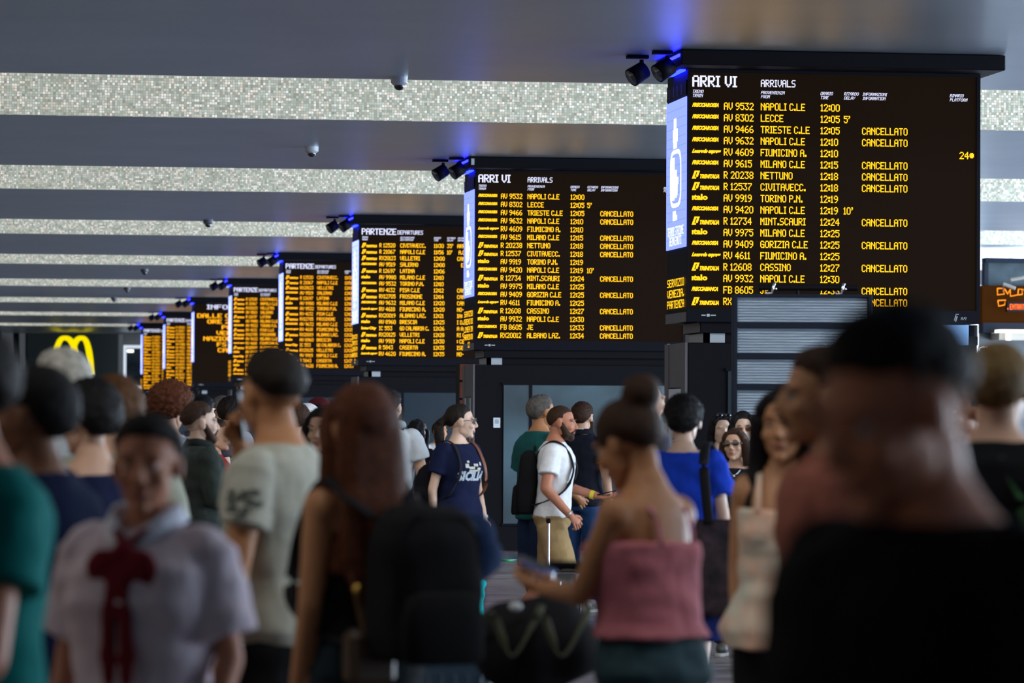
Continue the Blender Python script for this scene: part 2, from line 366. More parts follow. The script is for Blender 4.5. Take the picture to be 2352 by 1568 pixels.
# ------------------------------------------------------------------ display boards
BY = [34.1+14.33*k for k in range(8)]; BDY = [0, .05, -.15, 0, 0, 0, .05, 0]
PXm, PZm = .004106, .003996
bx = lambda x: 6.69 + (x-1586)*PXm
bz = lambda y: 4.82 - (y-178)*PZm
ARR = [('F', 'AV 9532', 'NAPOLI C.LE', '12:00', '', ''), ('F', 'AV 8302', 'LECCE', '12:05', "5'", ''), ('F', 'AV 9466', 'TRIESTE C.LE', '12:05', '', 'C'),
 ('F', 'AV 9632', 'NAPOLI C.LE', '12:10', '', 'C'), ('L', 'RV 4609', 'FIUMICINO A.', '12:10', '', ''), ('F', 'AV 9615', 'MILANO C.LE', '12:15', '', 'C'),
 ('T', 'R 20238', 'NETTUNO', '12:18', '', 'C'), ('T', 'R 12537', 'CIVITAVECC.', '12:18', '', 'C'), ('i', 'AV 9919', 'TORINO P.N.', '12:19', '', ''),
 ('F', 'AV 9420', 'NAPOLI C.LE', '12:19', "10'", ''), ('T', 'R 12734', 'MINT.SCAURI', '12:24', '', 'C'), ('i', 'AV 9975', 'MILANO C.LE', '12:25', '', ''),
 ('F', 'AV 9409', 'GORIZIA C.LE', '12:25', '', 'C'), ('L', 'RV 4611', 'FIUMICINO A.', '12:25', '', ''), ('T', 'R 12608', 'CASSINO', '12:27', '', 'C'),
 ('i', 'AV 9932', 'NAPOLI C.LE', '12:30', '', ''), ('B', 'FB 8605', 'JE', '12:33', '', 'C'), ('T', 'RX20012', 'ALBANO LAZ.', '12:34', '', 'C')]
DEP = [('T', 'R 12520', 'CIVITAVECC.', '11:30', "35'", 'ARRI'), ('T', 'R 21067', 'NAPOLI C.LE', '11:56', "10'", ' A.C'), ('T', 'RX20123', 'VELLETRI', '12:00', '', 'CAN'),
 ('F', 'AV 9519', 'SALERNO', '12:00', '', '   E'), ('T', 'R 12697', 'LATINA', '12:06', '', ''), ('i', 'AV 9980', 'MILANO C.LE', '12:10', '', ''), ('F', 'AV 9532', 'TORINO P.N.', '12:10', '', ''),
 ('T', 'RV 4132', 'PISA C.LE', '12:12', '', 'CAN'), ('T', 'RX12705', 'FROSINONE', '12:14', '', 'CAN'), ('F', 'AV 9632', 'MILANO C.LE', '12:20', '', 'CAN'), ('L', 'RV 4618', 'FIUMICINO A.', '12:20', '', 'NO-'),
 ('T', 'RX20019', 'ALBANO LAZ.', '12:21', '', 'IA:'), ('i', 'AV 8960', 'BRESCIA', '12:25', '', 'I D.E'), ('I', 'IC 553', 'GO CALABRIA C.', '12:26', '', 'A A'), ('T', 'RX20125', 'VELLETRI', '12:28', '', 'RI C'),
 ('i', 'AV 9919', 'NAPOLI C.LE', '12:30', '', ': CE'), ('T', 'R 5843', 'CASERTA', '12:35', '', 'ISE'), ('L', 'RV 4620', 'FIUMICINO A.', '12:35', '', 'NO-')]
INFO = ['INFORMAZIONI', 'DALLE ORE 21:00 ALLE', 'ORE 23:00 DEL 12', 'POTRANNO', 'VERIFICARSI', 'NAZIONALE DEL GR.', 'FS ITALIANE', 'CANALE WEB']
def logo(mb, kind, x, z, y):   # z = row top
    h = 17*PZm
    if kind in 'FB':
        wall_text(mb, 'FRECCIAROSSA' if kind == 'F' else 'FRECCIABIANCA', x, y, z-h*.62, h*.48, 60*PXm, .45, .0035)
    elif kind == 'L': wall_text(mb, 'Leonardo express', x, y, z-h*.62, h*.46, 66*PXm, .5, .0035)
    elif kind == 'i': wall_text(mb, '\u0131talo', x, y, z-h*.75, h*.72, 36*PXm, 0, .0035)
    elif kind == 'I': wall_text(mb, 'InterCity', x, y, z-h*.75, h*.6, 62*PXm, .1, .0035)
    else:
        wall_text(mb, 'TRENITALIA', x+17*PXm, y, z-h*.95, h*.5, 45*PXm, .4, .0035)
        # slanted emblem of two interlocking bars
        for (a, b, c, d) in ((0, .45, -.05, .15), (.0, .30, .15, 1.05), (.42, .72, -.05, .80), (.0, .55, .86, 1.05)):
            X0, X1 = x+a*17*PXm, x+b*17*PXm; Z0, Z1 = z-c*h, z-d*h; sh = .35
            mb.add([(X0+sh*(Z1-z+h), y, Z1), (X1+sh*(Z1-z+h), y, Z1), (X1+sh*(Z0-z+h), y, Z0), (X0+sh*(Z0-z+h), y, Z0)], [(0, 1, 2, 3)])
LOGO_CACHE = {}
def logo_cached(mb, kind, z, y):
    if kind not in LOGO_CACHE:
        t = MB(); logo(t, kind, bx(1590), 0, 0); LOGO_CACHE[kind] = t.data()
    V, F = LOGO_CACHE[kind]; mb.add(V + np.array([0, y, z]), F)
def side_text(mb, text, z, ch, ylen, x, y0):
    """lettering on the -X face running from far (left in view) to near"""
    t = MB(); cw = ylen/led_w(text, 1); led(t, text, 0, 0, cw, ch, 0)
    V, F = t.data(); mb.add(np.stack([np.full(len(V), x), y0-V[:, 0], z+V[:, 2]], 1), F)
def make_board(k, kind, label, dark_side=False):
    Y0 = BY[k]+BDY[k]; ys = .4   # screen plane offset behind fascia front
    t = thing('display_board', label, 'display board', (0, Y0, 0), 0, 'hanging train boards along the concourse')
    b = MB(); b.add(*bbox(6.53, 9.55, .0, 1.28, 4.895, CZ-.005, .008)); obj('fascia', b, M['black_metal'], t)
    b = MB(); b.add(*bbox(6.665, 9.42, ys+.012, ys+1.0, 2.58, 4.895, .008)); obj('housing', b, M['bezel'], t)
    b = MB(); b.add(*box(6.685, 9.385, ys, ys+.012, 2.70, 4.865)); scr = obj('screen', b, M['screen_face'], t)
    # frame lips round the screen
    b = MB()
    for q in ((6.665, 9.42, 4.865, 4.893), (6.665, 9.42, 2.58, 2.70), (9.385, 9.42, 2.70, 4.865), (6.665, 6.685, 2.70, 4.865)): b.add(*box(q[0], q[1], ys-.012, ys+.012, q[2], q[3]))
    obj('screen_frame', b, M['bezel'], t)
    yt = ys-.003; amb = M['amber'] if k < 3 else M['amber_far']
    if kind in 'AD':
        b = MB(); big = 'ARRI VI' if kind == 'A' else 'PARTENZE'; sm = 'ARRIVALS' if kind == 'A' else 'DEPARTURES'
        led(b, big, bx(1590), bz(174), 2.95*PXm, 3.7*PZm, yt, bold=.55)
        o1 = bx(1746) if kind == 'A' else bx(1735)
        led(b, sm, o1, bz(181), 1.75*PXm, 2.4*PZm, yt)
        for tx, xx in (('TRENO/TRAIN', 1590), ('PROVENIENZA/FROM' if kind == 'A' else 'DESTINAZIONE/DESTINATION', 1746), ('ORARIO/TIME', 1882), ('RITARDO/DELAY', 1936), ('INFORMAZIONI/INFORMATION', 1979), ('BINARIO/PLATFORM', 2180)):
            for q, word in enumerate(tx.split('/')): led(b, word, bx(xx), bz(207+q*9.5), .85*PXm, 1.05*PZm, yt, .25)
        h = obj('heading_text', b, M['white_led'], scr); h['kind'] = 'stuff'
        rows = ARR if kind == 'A' else DEP
        for r, (lg, tr, de, ti, dl, inf) in enumerate(rows):
            b = MB(); zt = bz(235+r*26.35); cw, ch = 1.77*PXm, 2.40*PZm
            logo_cached(b, lg, zt, yt)
            led(b, tr, bx(1662), zt, cw if len(tr) < 7 or tr[0] != 'R' or ' ' in tr else cw*.95, ch, yt)
            led(b, de, bx(1746), zt, cw if led_w(de, 1) < 68 else cw*.92, ch, yt); led(b, ti, bx(1883), zt, cw*1.02, ch, yt)
            if dl: led(b, dl, bx(1936), zt, cw, ch, yt)
            if inf: led(b, 'CANCELLATO' if inf == 'C' else inf, bx(1978), zt, cw, ch, yt)
            if r == 4 and kind == 'A': led(b, '24*', bx(2203), zt, cw*1.1, ch, yt)
            obj('text_row', b, amb, scr)['kind'] = 'stuff'
    else:
        for r, line in enumerate(INFO):
            b = MB()
            if r == 0: led(b, line, bx(1664), bz(171), 6.6*PXm, 4.4*PZm, yt, bold=.3)
            else: led(b, line, bx(1902)-led_w(line, 5.7*PXm)/2, bz(233+(r-1)*39.5), 5.7*PXm, 4.1*PZm, yt, bold=.3)
            obj('text_row', b, M['white_led'] if r == 0 else amb, scr)['kind'] = 'stuff'
    # small printed marks on the lower bezel
    b = MB(); wall_text(b, 'RFI', bx(2205), ys-.014, 2.615, .028, .06, .3)
    for (a, c, d, e) in ((0, .010, 0, .05), (.014, .026, -.01, .04), (.0, .03, .055, .062)): b.add([(bx(2190)+a+.3*e, ys-.014, 2.61+e), (bx(2190)+c+.3*e, ys-.014, 2.61+e), (bx(2190)+c+.3*d, ys-.014, 2.61+d), (bx(2190)+a+.3*d, ys-.014, 2.61+d)], [(3, 2, 1, 0)])
    b.add(*box(bx(1612), bx(1622), ys-.014, ys-.013, 2.635, 2.645)); b.add(*box(bx(1633), bx(1645), ys-.014, ys-.013, 2.635, 2.645))
    b.add(*lathe((0, 0, 0), [(.015, 0), (.02, 0)], 16)) if False else None
    b.add(*box(bx(1624), bx(1631), ys-.014, ys-.013, 2.627, 2.653)); obj('bezel_mark', b, M['cam_white'], t)
    # side LED screen
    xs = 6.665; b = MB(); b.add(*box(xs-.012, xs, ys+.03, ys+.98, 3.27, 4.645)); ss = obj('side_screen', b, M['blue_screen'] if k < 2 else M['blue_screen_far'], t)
    b = MB()
    for q in range(1, 16): z = 3.27+q*1.375/16; b.add(*box(xs-.0135, xs-.012, ys+.03, ys+.98, z-.003, z+.003))
    obj('module_seam', b, M['blue_seam'], ss)
    g = MB(); yc = ys+.5; X = xs-.015
    def quad(y0, y1, z0, z1): g.add([(X, y0, z0), (X, y1, z0), (X, y1, z1), (X, y0, z1)], [(0, 1, 2, 3)])
    quad(yc-.03, yc+.10, 4.38, 4.48); quad(yc-.10, yc+.14, 4.26, 4.38); quad(yc-.06, yc+.12, 4.20, 4.27)
    # rounded emblem frame with a stepped figure inside
    R_ = lambda hw, hh, n=8: [(math.copysign(abs(math.cos(a))**.5, math.cos(a))*hw, math.copysign(abs(math.sin(a))**.5, math.sin(a))*hh) for a in [2*PI*j/32 for j in range(32)]]
    o_, i_ = R_(.28, .27), R_(.23, .23)
    V = [(X, yc+a, 3.99+c-.07) for a, c in o_]+[(X, yc+a, 3.99+c-.07) for a, c in i_]; g.add(V, [(j, (j+1) % 32, 32+(j+1) % 32, 32+j) for j in range(32)])
    quad(yc+.05, yc+.22, 3.72, 4.12); quad(yc-.06, yc+.05, 3.74, 4.0); quad(yc-.14, yc-.06, 3.86, 3.93); quad(yc-.1, yc-.05, 3.76, 3.86)
    quad(yc-.08, yc+.14, 3.53, 3.58); quad(yc-.02, yc+.14, 3.57, 3.62)
    obj('screen_graphic', g, M['white_screen'], ss)
    b = MB(); side_text(b, 'TERMINI STAZIONE', 3.475, .012, .8, X, ys+.9); side_text(b, 'BENVENUTI', 3.385, .012, .6, X, ys+.8); obj('caption', b, M['white_screen'], ss)
    b = MB(); b.add(*box(xs-.010, xs, ys+.03, ys+.98, 4.66, 4.80)); sd = obj('dim_panel', b, M['bezel'], t)
    b = MB()
    for yy in (.25, .45, .62, .85): b.add(*box(xs-.012, xs-.010, ys+yy, ys+yy+.02, 4.68, 4.78))
    obj('panel_glint', b, M['blue_dim'], sd)
    b = MB()
    lines = [('SERVIZIO', 0), ('VENEZIA,', 1), ('PARTENZA', 2)] if k == 0 else [('SERVIZIO', -1), ('TRENI DI', 0), ('LINEA IN', 1), ('ARRIVO', 2), ('12', 3)]
    for tx, q in lines: side_text(b, tx, 2.99-q*.10, .0105, .85 if len(tx) > 4 else .2, X+.003, ys+.92 if len(tx) > 4 else ys+.55)
    if k in (0, 1, 2, 3, 4, 7): obj('side_text', b, amb, t)
    b = MB(); b.add(*box(xs-.012, xs, ys+.02, ys+1.0, 2.58, 2.67)); sp = obj('side_plate', b, M['side_grey'], t)
    # strip light under the fascia and the stepped brackets below the housing
    b = MB(); b.add(*box(6.60, 6.655, ys+.05, ys+.7, 4.88, 4.894)); obj('strip_light', b, M['blue_strip'], t)
    b = MB(); b.add(*box(6.517, 6.529, .06, 1.2, 4.975, 5.0)); obj('strip_light', b, M['ceiling_glow'], t); b = MB()  # second strip added on the fascia end to throw blue on the ceiling
    b.add(*bbox(6.80, 9.30, ys+.05, ys+.85, 2.48, 2.58, .004)); obj('bracket', b, M['black_metal'], t); b = MB(); b.add(*box(6.79, 6.80, ys+.07, ys+.83, 2.485, 2.575)); obj('bracket_end', b, M['side_grey'], t)
    return t
labels = ['nearest and largest train arrivals board, rightmost in the row, headed ARRIVI', 'second arrivals board headed ARRIVI, partly covered on its right by the nearest board',
 'departures board headed PARTENZE next behind the second arrivals board', 'fourth board from the camera, PARTENZE, just right of the phoning man\'s head',
 'fifth board from the camera, PARTENZE, partly behind the phoning man\'s head', 'dark information board with large centred amber lines and a white INFORMAZIONI heading',
 'seventh board from the camera, PARTENZE, between the dark information board and the farthest one', 'farthest and smallest departures board beside the white-framed panel']
for k, kd in enumerate('AADDDIDD'): make_board(k, kd, labels[k])

# kiosks under the boards
def kiosk(k, label):
    Y0 = BY[k]+BDY[k]+.4; t = thing('kiosk', label, 'kiosk', (0, Y0, 0), 0, 'dark kiosks below the boards')
    b = MB(); b.add(*bbox(6.68, 9.40, .02, 1.05, 0, 2.39, .006)); obj('body', b, M['black_metal'], t)
    b = MB(); b.add(*box(6.90, 9.20, .12, .80, 2.39, 2.478)); obj('neck', b, M['black_metal'], t); b = MB(); b.add(*box(6.84, 6.9, .10, .80, 2.39, 2.478)); b.add(*box(6.84, 7.04, .10, .12, 2.39, 2.478)); obj('end_plate', b, M['pale_metal'], t)
    b = MB(); b.add(*box(6.655, 6.68, .03, .22, 0, 2.39)); b.add(*box(6.655, 6.68, .86, 1.05, 0, 2.39)); b.add(*box(6.662, 6.68, .22, .86, 1.98, 2.39)); obj('side_panel', b, M['side_grey'], t)
    b = MB(); b.add(*box(6.655, 6.675, .24, .84, .75, 1.97)); p = obj('poster', b, M['poster'] if k == 0 else M['glass_lit'], t)
    b = MB()
    if k == 0:
        for z, w in ((1.90, .06), (1.87, .10), (1.80, .26), (1.775, .22), (1.75, .24), (1.725, .2), (1.66, .12), (1.5, .16), (1.47, .1), (1.44, .14), (1.40, .12), (1.3, .1)): b.add(*box(6.652, 6.655, .54-w/2, .54+w/2, z, z+.016))
        obj('print', b, M['ink'], p)
    else:
        b.add(*box(6.650, 6.655, .26, .30, .75, 1.96)); b.add(*box(6.650, 6.655, .74, .80, .75, 1.96)); b.add(*box(6.650, 6.655, .46, .6, 1.72, 1.80)); obj('print', b, M['poster'], p)
    b = MB(); b.add(*box(7.05, 9.15, .0, .02, .35, 2.13)); g = obj('glass_pane', b, M['glass_lit'] if k == 1 else M['glass_dark'], t)
    b = MB(); b.add(*box(7.38, 7.42, -.01, 0, .35, 2.13)); b.add(*box(7.03, 9.17, -.008, 0, 2.13, 2.16)); b.add(*box(7.03, 9.17, -.008, 0, .32, .35)); obj('mullion', b, M['bezel'], g)
    return t
kl = ['black kiosk with a white poster on its grey side, below the nearest board', 'black kiosk with a wide frosted glass pane behind the man in the white T-shirt', 'dark kiosk behind the man in the pale T-shirt with a hoodie',
 'dark kiosk below the fourth board, behind the crowd', 'dark kiosk below the fifth board', 'dark kiosk below the information board', 'dark kiosk below the seventh board', 'dark kiosk below the farthest board']
for k in range(8): kiosk(k, kl[k])
# small notice on kiosk front
b = MB(); p = atY(1134, 982, BY[1]+.42); q = atY(1150, 959, BY[1]+.42)
yk = BY[1]+BDY[1]+.41
no = obj('notice', (lambda m_: (m_.add(*box(p.x, q.x, yk-.004, yk, p.z, q.z)), m_)[1])(MB()), M['poster'])
tag(no, 'small white paper notice on the black kiosk front left of the teal shirt', 'notice')
b = MB()
for j in range(4): b.add(*box(p.x+.02, p.x+.07, yk-.006, yk-.004, q.z-.03-j*.014, q.z-.024-j*.014))
obj('print', b, M['ink'], no)

# floodlights on the left corner of each fascia
def floodlight(k, j):
    Y0 = BY[k]+BDY[k]
    t = thing('floodlight', ['%s floodlight at the top left corner of the %s board' % (['lower outer black', 'upper inner black'][j], ['nearest', 'second', 'third', 'fourth', 'fifth', 'information', 'seventh', 'farthest'][k])][0], 'floodlight', (6.43-.16*(1-j), Y0+.25+.45*(1-j), 4.97-.0*(1-j)), 0, 'floodlights on the board corners')
    d = Vector((-.75, -.25, -.48)).normalized()
    c = Vector((0, 0, -.09)); b = MB(); b.add(*cyl(c-d*.06, c+d*.10, .082, .088, 20)); hh = obj('lamp_housing', b, M['black_metal'], t, True)
    b = MB(); b.add(*cyl(c+d*.101, c+d*.103, .075, .075, 20)); obj('lens', b, M['glass_dark'], hh, True)
    b = MB(); b.add(*cyl(c-d*.02, (0.02, 0, .03), .02, .02, 10)); b.add(*box(-.12, .08-.16*j*.0-(.02 if j else 0), -.05, .05, .04, .066)); obj('mounting_arm', b, M['black_metal'], t)
for k in range(8):
    for j in range(2): floodlight(k, j)
# label sticker on second fascia
b = MB(); b.add(*box(6.56, 6.60, BY[1]+BDY[1]-.004, BY[1]+BDY[1], 4.93, 5.01)); tag(obj('sticker', b, M['cam_white']), 'small pale label on the corner of the second board\'s black fascia', 'label')

# dome cameras on the soffits
for i, (x, y, wpx, lab) in enumerate([(917, 178, 38, 'white dome camera highest in view on the first soffit edge'), (716, 337, 34, 'white dome camera on the second ribbed soffit'), (478, 505, 19, 'dark dome camera on the third soffit edge, left of the PARTENZE board'),
      (332, 618, 13, 'small dome camera fourth along the row, beside the fifth mosaic band'), (292, 660, 11, 'small dome camera fifth along the row toward the far end'), (262, 683, 9, 'tiny dome camera sixth along the row toward the far end')]):
    p = atZ(x, y, CZ); s_ = .085
    t = thing('dome_camera', lab, 'camera', (p.x, p.y, CZ), 0, 'dome cameras on the ceiling')
    b = MB(); b.add(*lathe((0, 0, 0), [(.084, 0), (.084, -.05), (.082, -.055), (.058, -.075), (.05, -.078)], 24)); obj('base', b, M['cam_white'] if i < 2 else M['side_grey'], t, False)
    b = MB(); b.add(*lathe((0, 0, -.07), [(.052, .0), (.054, -.01), (.048, -.03), (.034, -.048), (.015, -.056), (.002, -.058)], 20)); obj('dome', b, M['cam_dome'], t, True)

# ------------------------------------------------------------------ louvred totem in front of the nearest board
p0 = atS(1683, 1000, 290); t = thing('totem', 'tall navy-framed totem with blue-grey louvred panels in front of the nearest board', 'totem', (p0.x, p0.y, 0), math.radians(-8))
sx = 1/290
Wt = 320*sx; zt = CAMZ+(970-674)*sx
b = MB()
b.add(*bbox(0, .035, 0, .22, 0, zt, .004)); b.add(*bbox(Wt-.035, Wt, 0, .22, 0, zt, .004)); b.add(*bbox(.035, Wt-.035, 0, .22, zt-.025, zt, .003))
b.add(*box(.035, Wt-.035, .12, .2, 0, zt-.03)); fr = obj('frame', b, M['frame_navy'], t)
b = MB()
zz = zt-.025
i = 0
while zz > .3:
    z1 = zz; z0 = zz-.200; b = MB()
    b.add(*box(.035, Wt-.035, .05, .12, z0, z1)); pn = obj('panel', b, M['slat'], t)
    b = MB()
    for q in range(9): b.add(*box(.037, Wt-.037, .040, .05, z0+.004+q*.022, z0+.018+q*.022))
    obj('louvre', b, M['slat'], pn)
    b = MB(); b.add(*bbox(.035, Wt-.035, .0, .1, z0-.045, z0, .003)); obj('crossbar', b, M['frame_navy'], t); zz = z0-.045
# lamp bar with two clamps on top of the totem
b = MB(); zb = CAMZ+(970-659)*sx; x0, x1 = (1742-1683)*sx, (1970-1683)*sx
t2 = thing('lamp_bar', 'black lamp bar with two silver clamps on top of the louvred totem', 'lamp bar', (p0.x, p0.y, 0), math.radians(-8))
b.add(*cyl((x0, .05, zb), (x1, .05, zb), .024, .024, 14)); b.add(*cyl(((1832-1683)*sx, .05, zb), ((1832-1683)*sx, .05, zt), .012)); obj('bar', b, M['black_metal'], t2)
for xx in (1774, 1934):
    c = (xx-1683)*sx; b = MB(); b.add(*tube([(c+.012, .0, zb+.035), (c+.004, -.01, zb), (c-.008, -.01, zb-.045), (c-.05, .0, zb-.05), (c-.055, 0, zb-.03)], .013, 8, .8)); b.add(*ell((c+.0, -.028, zb-.012), (.010, .008, .010))); b.add(*ell((c+.022, -.028, zb-.012), (.010, .008, .010)))
    obj('clamp', b, M['chrome'], t2, True)
# pale blue cabinet below the right end of the nearest board
p = atY(2155, 792, BY[0]+.15); q = atY(2223, 746, BY[0]+.15)
t = thing('signal_box', 'pale blue lit box hanging below the right end of the nearest board', 'box', (p.x, BY[0]+.12, p.z))
b = MB(); b.add(*bbox(0, q.x-p.x, .0, .24, 0, q.z-p.z, .004)); b.add(*box(.05, .07, .10, .12, q.z-p.z, 2.62-p.z)) if False else None; obj('body', b, mat('pale_blue_emissive', (.22, .42, .75), .5, emit=(.2, .4, .8), es=.25), t)  # blue base with a weak blue emission added
b = MB(); b.add(*cyl((q.x-p.x+.065, .1, .08), (q.x-p.x+.065, .1, q.z-p.z+.0), .045, .045, 16)); b.add(*box(q.x-p.x, q.x-p.x+.10, .05, .2, 0, .08)); b.add(*box(.04, .30, .24, .267, .0, .16)); obj('speaker', b, M['black_metal'], t, False)

# reddish panelled cabinet seen left of the second kiosk
p = atS(1055, 1000, 168); t = thing('cabinet', 'terracotta-panelled cabinet partly hidden at the left of the frosted-glass kiosk', 'cabinet', (p.x, p.y, 0))
b = MB(); b.add(*box(0, .6, 0, .4, 0, 2.45)); obj('body', b, M['black_metal'], t)
for q in range(10): b = MB(); b.add(*bbox(.0, .6, -.03, 0, .02+q*.245, .235+q*.245, .004)); obj('panel', b, M['brown_panel'], t)

# ------------------------------------------------------------------ far end: sign wall
YF = 149.6
def far(x0, y0, x1, y1, d, Y=YF): a = atY(x0, y1, Y); c = atY(x1, y0, Y); return box(a.x, c.x, Y-d, Y, a.z, c.z)
t = thing('restaurant_sign', 'dark green sign panel with two glowing yellow arches at the far end', 'sign', (0, 0, 0))
b = MB(); b.add(*far(60, 765, 270, 1040, .3)); obj('panel', b, M['green_black'], t)
b = MB()
def arch(px0, px1, ytop, yb0, yb1, w0, w1):
    P = []
    for i in range(25):
        u = -1+2*i/24; x = (px0+px1)/2+(px1-px0)/2*u; y = ytop+(1-(1-abs(u)**2.6)**.62)*((yb0 if u < 0 else yb1)-ytop); P.append((x, y, w0+(w1-w0)*abs(u)))
    rr = []
    for i, (x, y, w) in enumerate(P):
        q = atY(x, y, YF-.36); rr.append(q)
    wm = [w/ (FPX/150) for _, _, w in P]
    rings = []
    for i, p in enumerate(rr):
        d = (rr[min(i+1, 24)]-rr[max(i-1, 0)]).normalized(); n_ = Vector((-d.z, 0, d.x))*wm[i]
        rings.append([p+n_, p+n_+Vector((0, .1, 0)), p-n_+Vector((0, .1, 0)), p-n_])
    b.add(*rings_to_mesh(rings))
arch(124, 172, 776, 862, 812, 5.0, 7.5) ; arch(167, 209, 776, 812, 860, 5.0, 7.5)
obj('arch_emblem', b, M['yellow_sign'], t)
t = thing('framed_panel', 'dark screen in a white frame on the far wall beside the smallest board', 'screen', (0, 0, 0))
b = MB(); b.add(*far(283, 793, 330, 893, .25)); obj('frame', b, emit_mat('lit_white_frame', (.75, .85, 1), .9), t)
b = MB(); b.add(*far(289, 800, 326, 886, .27)); s_ = obj('screen', b, M['screen_off'], t)
b = MB(); b.add(*far(291, 803, 306, 809, .29)); b.add(*far(292, 879, 298, 884, .29)); obj('lit_text', b, M['lamp_white'], s_)
for i, (a, c, d, e, mt) in enumerate([(0, 762, 30, 1060, 'recess'), (32, 765, 41, 812, 'black_metal'), (42, 765, 58, 1060, 'recess'), (270, 768, 282, 1060, 'recess')]):
    b = MB(); b.add(*far(a, c, d, e, .2+.02*i)); struct('trim_%d' % (20+i), b, M[mt])
b = MB(); b.add(*far(0, 748, 330, 764, .5)); struct('trim_30', b, M['wall'])

# ------------------------------------------------------------------ right background: shop front
S = 118; dY = atS(2300, 700, S).y
def shp(x0, y0, x1, y1, d, off=0): a = atY(x0, y1, dY-off); c = atY(x1, y0, dY-off); return box(a.x, c.x, dY-off-d, dY-off, a.z, c.z)
t = thing('shop_front', 'brown shop front with orange neon lettering at the right edge', 'shop', (0, 0, 0))
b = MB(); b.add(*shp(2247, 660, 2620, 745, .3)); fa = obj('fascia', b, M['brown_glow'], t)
b = MB(); b.add(*shp(2247, 745, 2620, 765, .35)); obj('canopy', b, M['frame_navy'], t)
b = MB(); b.add(*shp(2247, 765, 2620, 1200, .05)); obj('shop_wall', b, mat('dark_shop_wall', (.05, .06, .07), .5), t)
b = MB(); b.add(*shp(2276, 766, 2620, 782, .6, .05)); obj('shelf', b, M['shop_white'], t)
b = MB(); b.add(*shp(2277, 761, 2620, 765, .7, .1)); b.add(*shp(2310, 765, 2320, 782, .05, .7)); obj('tube_lamp', b, M['lamp_white'], t)
# neon outline letters
NE = MB()
def neon(pts, r=1.3):
    P = [atY(x, y, dY-.34) for x, y in pts]; NE.add(*tube(P, r/S, 6))
neon([(2291, 662), (2303, 662), (2307, 675), (2291, 677), (2291, 662)]); neon([(2307, 663), (2315, 675), (2318, 668)]); neon([(2320, 664), (2321, 680), (2338, 677), (2339, 664), (2348, 664), (2348, 676), (2340, 677)])
neon([(2292, 690), (2310, 689), (2307, 700), (2294, 703), (2292, 690)]); neon([(2352, 664), (2360, 678), (2368, 664)]); neon([(2372, 664), (2372, 678), (2386, 678)])
obj('neon_lettering', NE, M['orange_neon'], fa)
t3 = thing('led_sign', 'small red LED sign reading ENTRATA hanging over the shop', 'sign', (0, 0, 0))
b = MB(); b.add(*shp(2309, 694, 2364, 716, .15, .5)); hb = obj('housing', b, M['black_metal'], t3)
b = MB(); p = atY(2314, 698, dY-.66); c_ = 12.5/7/S; led(b, '. ENTRATA', p.x, p.z, .95/S, c_, dY-.655, bold=.4); obj('lettering', b, M['red_led'], hb)
t4 = thing('advert_screen', 'grey-blue advert screen in a dark frame above the brown shop front', 'screen', (0, 0, 0))
b = MB(); b.add(*shp(2255, 597, 2620, 604, .3)); b.add(*shp(2255, 604, 2264, 659, .2)); obj('frame', b, M['frame_navy'], t4)
b = MB(); b.add(*shp(2264, 604, 2620, 659, .12)); obj('screen', b, M['screen_off'], t4)
for i, (a, c) in enumerate((((2305, 652), (2332, 662)), ((2322, 642), (2352, 637)))):
    tt = thing('spotlight', ['white tube spotlight above the neon letters, lower one', 'white tube spotlight at the right edge, upper one'][i], 'spotlight', (0, 0, 0)); b = MB(); b.add(*cyl(atY(*a, dY-.62), atY(*c, dY-.72), 4/S, 4/S, 12)); obj('tube', b, M['shop_white'], tt); b = MB(); b.add(*cyl(atY(*a, dY-.62), atY(a[0]-2, a[1]+16, dY-.31), 1.5/S)); obj('arm', b, M['side_grey'], tt)
b = MB(); wall_text(b, 'CHI', atY(2248, 810, dY-.1).x, dY-.07, atY(2248, 810, dY).z, 13/S, 40/S); obj('shop_name', b, M['lamp_white'], t)
b = MB(); a = atY(2247, 655, dY+.5); c = atY(2262, 620, dY+.5); b.add(*box(a.x, c.x, dY+.4, dY+.5, a.z, c.z)); obj('notice_board', b, M['poster'], t4)
# end wall of the platform side
b = MB(); b.add(*box(XR-6, XR+6, 96, 96.3, 0, CZ)); struct('wall_right', b, M['recess'])
# green cable on the floor by the kiosk
pts = [atZ(1085, 1262, .012), atZ(1105, 1268, .012), atZ(1125, 1277, .012), atZ(1150, 1284, .012), atZ(1172, 1286, .012), atZ(1215, 1280, .012)]
b = MB(); b.add(*tube(smooth_path(pts, 5), .012, 8)); tag(obj('cable', b, M['green_cable'], None, True), 'bright green cable lying on the floor by the kiosk', 'cable')
# ------------------------------------------------------------------ people
def nz(V, sc_, amp, N, seed=0, stretch=(1, 1, 1)):
    out = V.copy(); st = Vector(stretch)
    for i in range(len(V)):
        p = Vector((V[i, 0]*sc_*st.x+seed, V[i, 1]*sc_*st.y, V[i, 2]*sc_*st.z))
        out[i] += N[i]*(noise.noise(p)*amp)
    return out
SK = {}
def skin(name, col):
    if name not in SK: SK[name] = mat('skin_'+name, col, .5, spec=.35, sss=.15, var=(14, .07), bump=(160, .06))
    return SK[name]
HR = {}
def hairm(name, col):
    if name not in HR: HR[name] = mat('hair_'+name, col, .62, spec=.18, bump=((200, 200, 14), .8), var=(40, .35))
    return HR[name]
EYE = mat('eye_white', (.55, .53, .5), .2); IRIS = mat('iris', (.02, .012, .008), .15)
LIP = mat('lip', (.32, .10, .09), .45); LIPR = mat('red_lip', (.45, .05, .05), .4)
GLASS = mat('dark_lens', (.006, .006, .01), .08, coat=1)
def mulM(V, Mx): Mx = np.array(Mx); return V @ Mx[:3, :3].T + Mx[:3, 3]
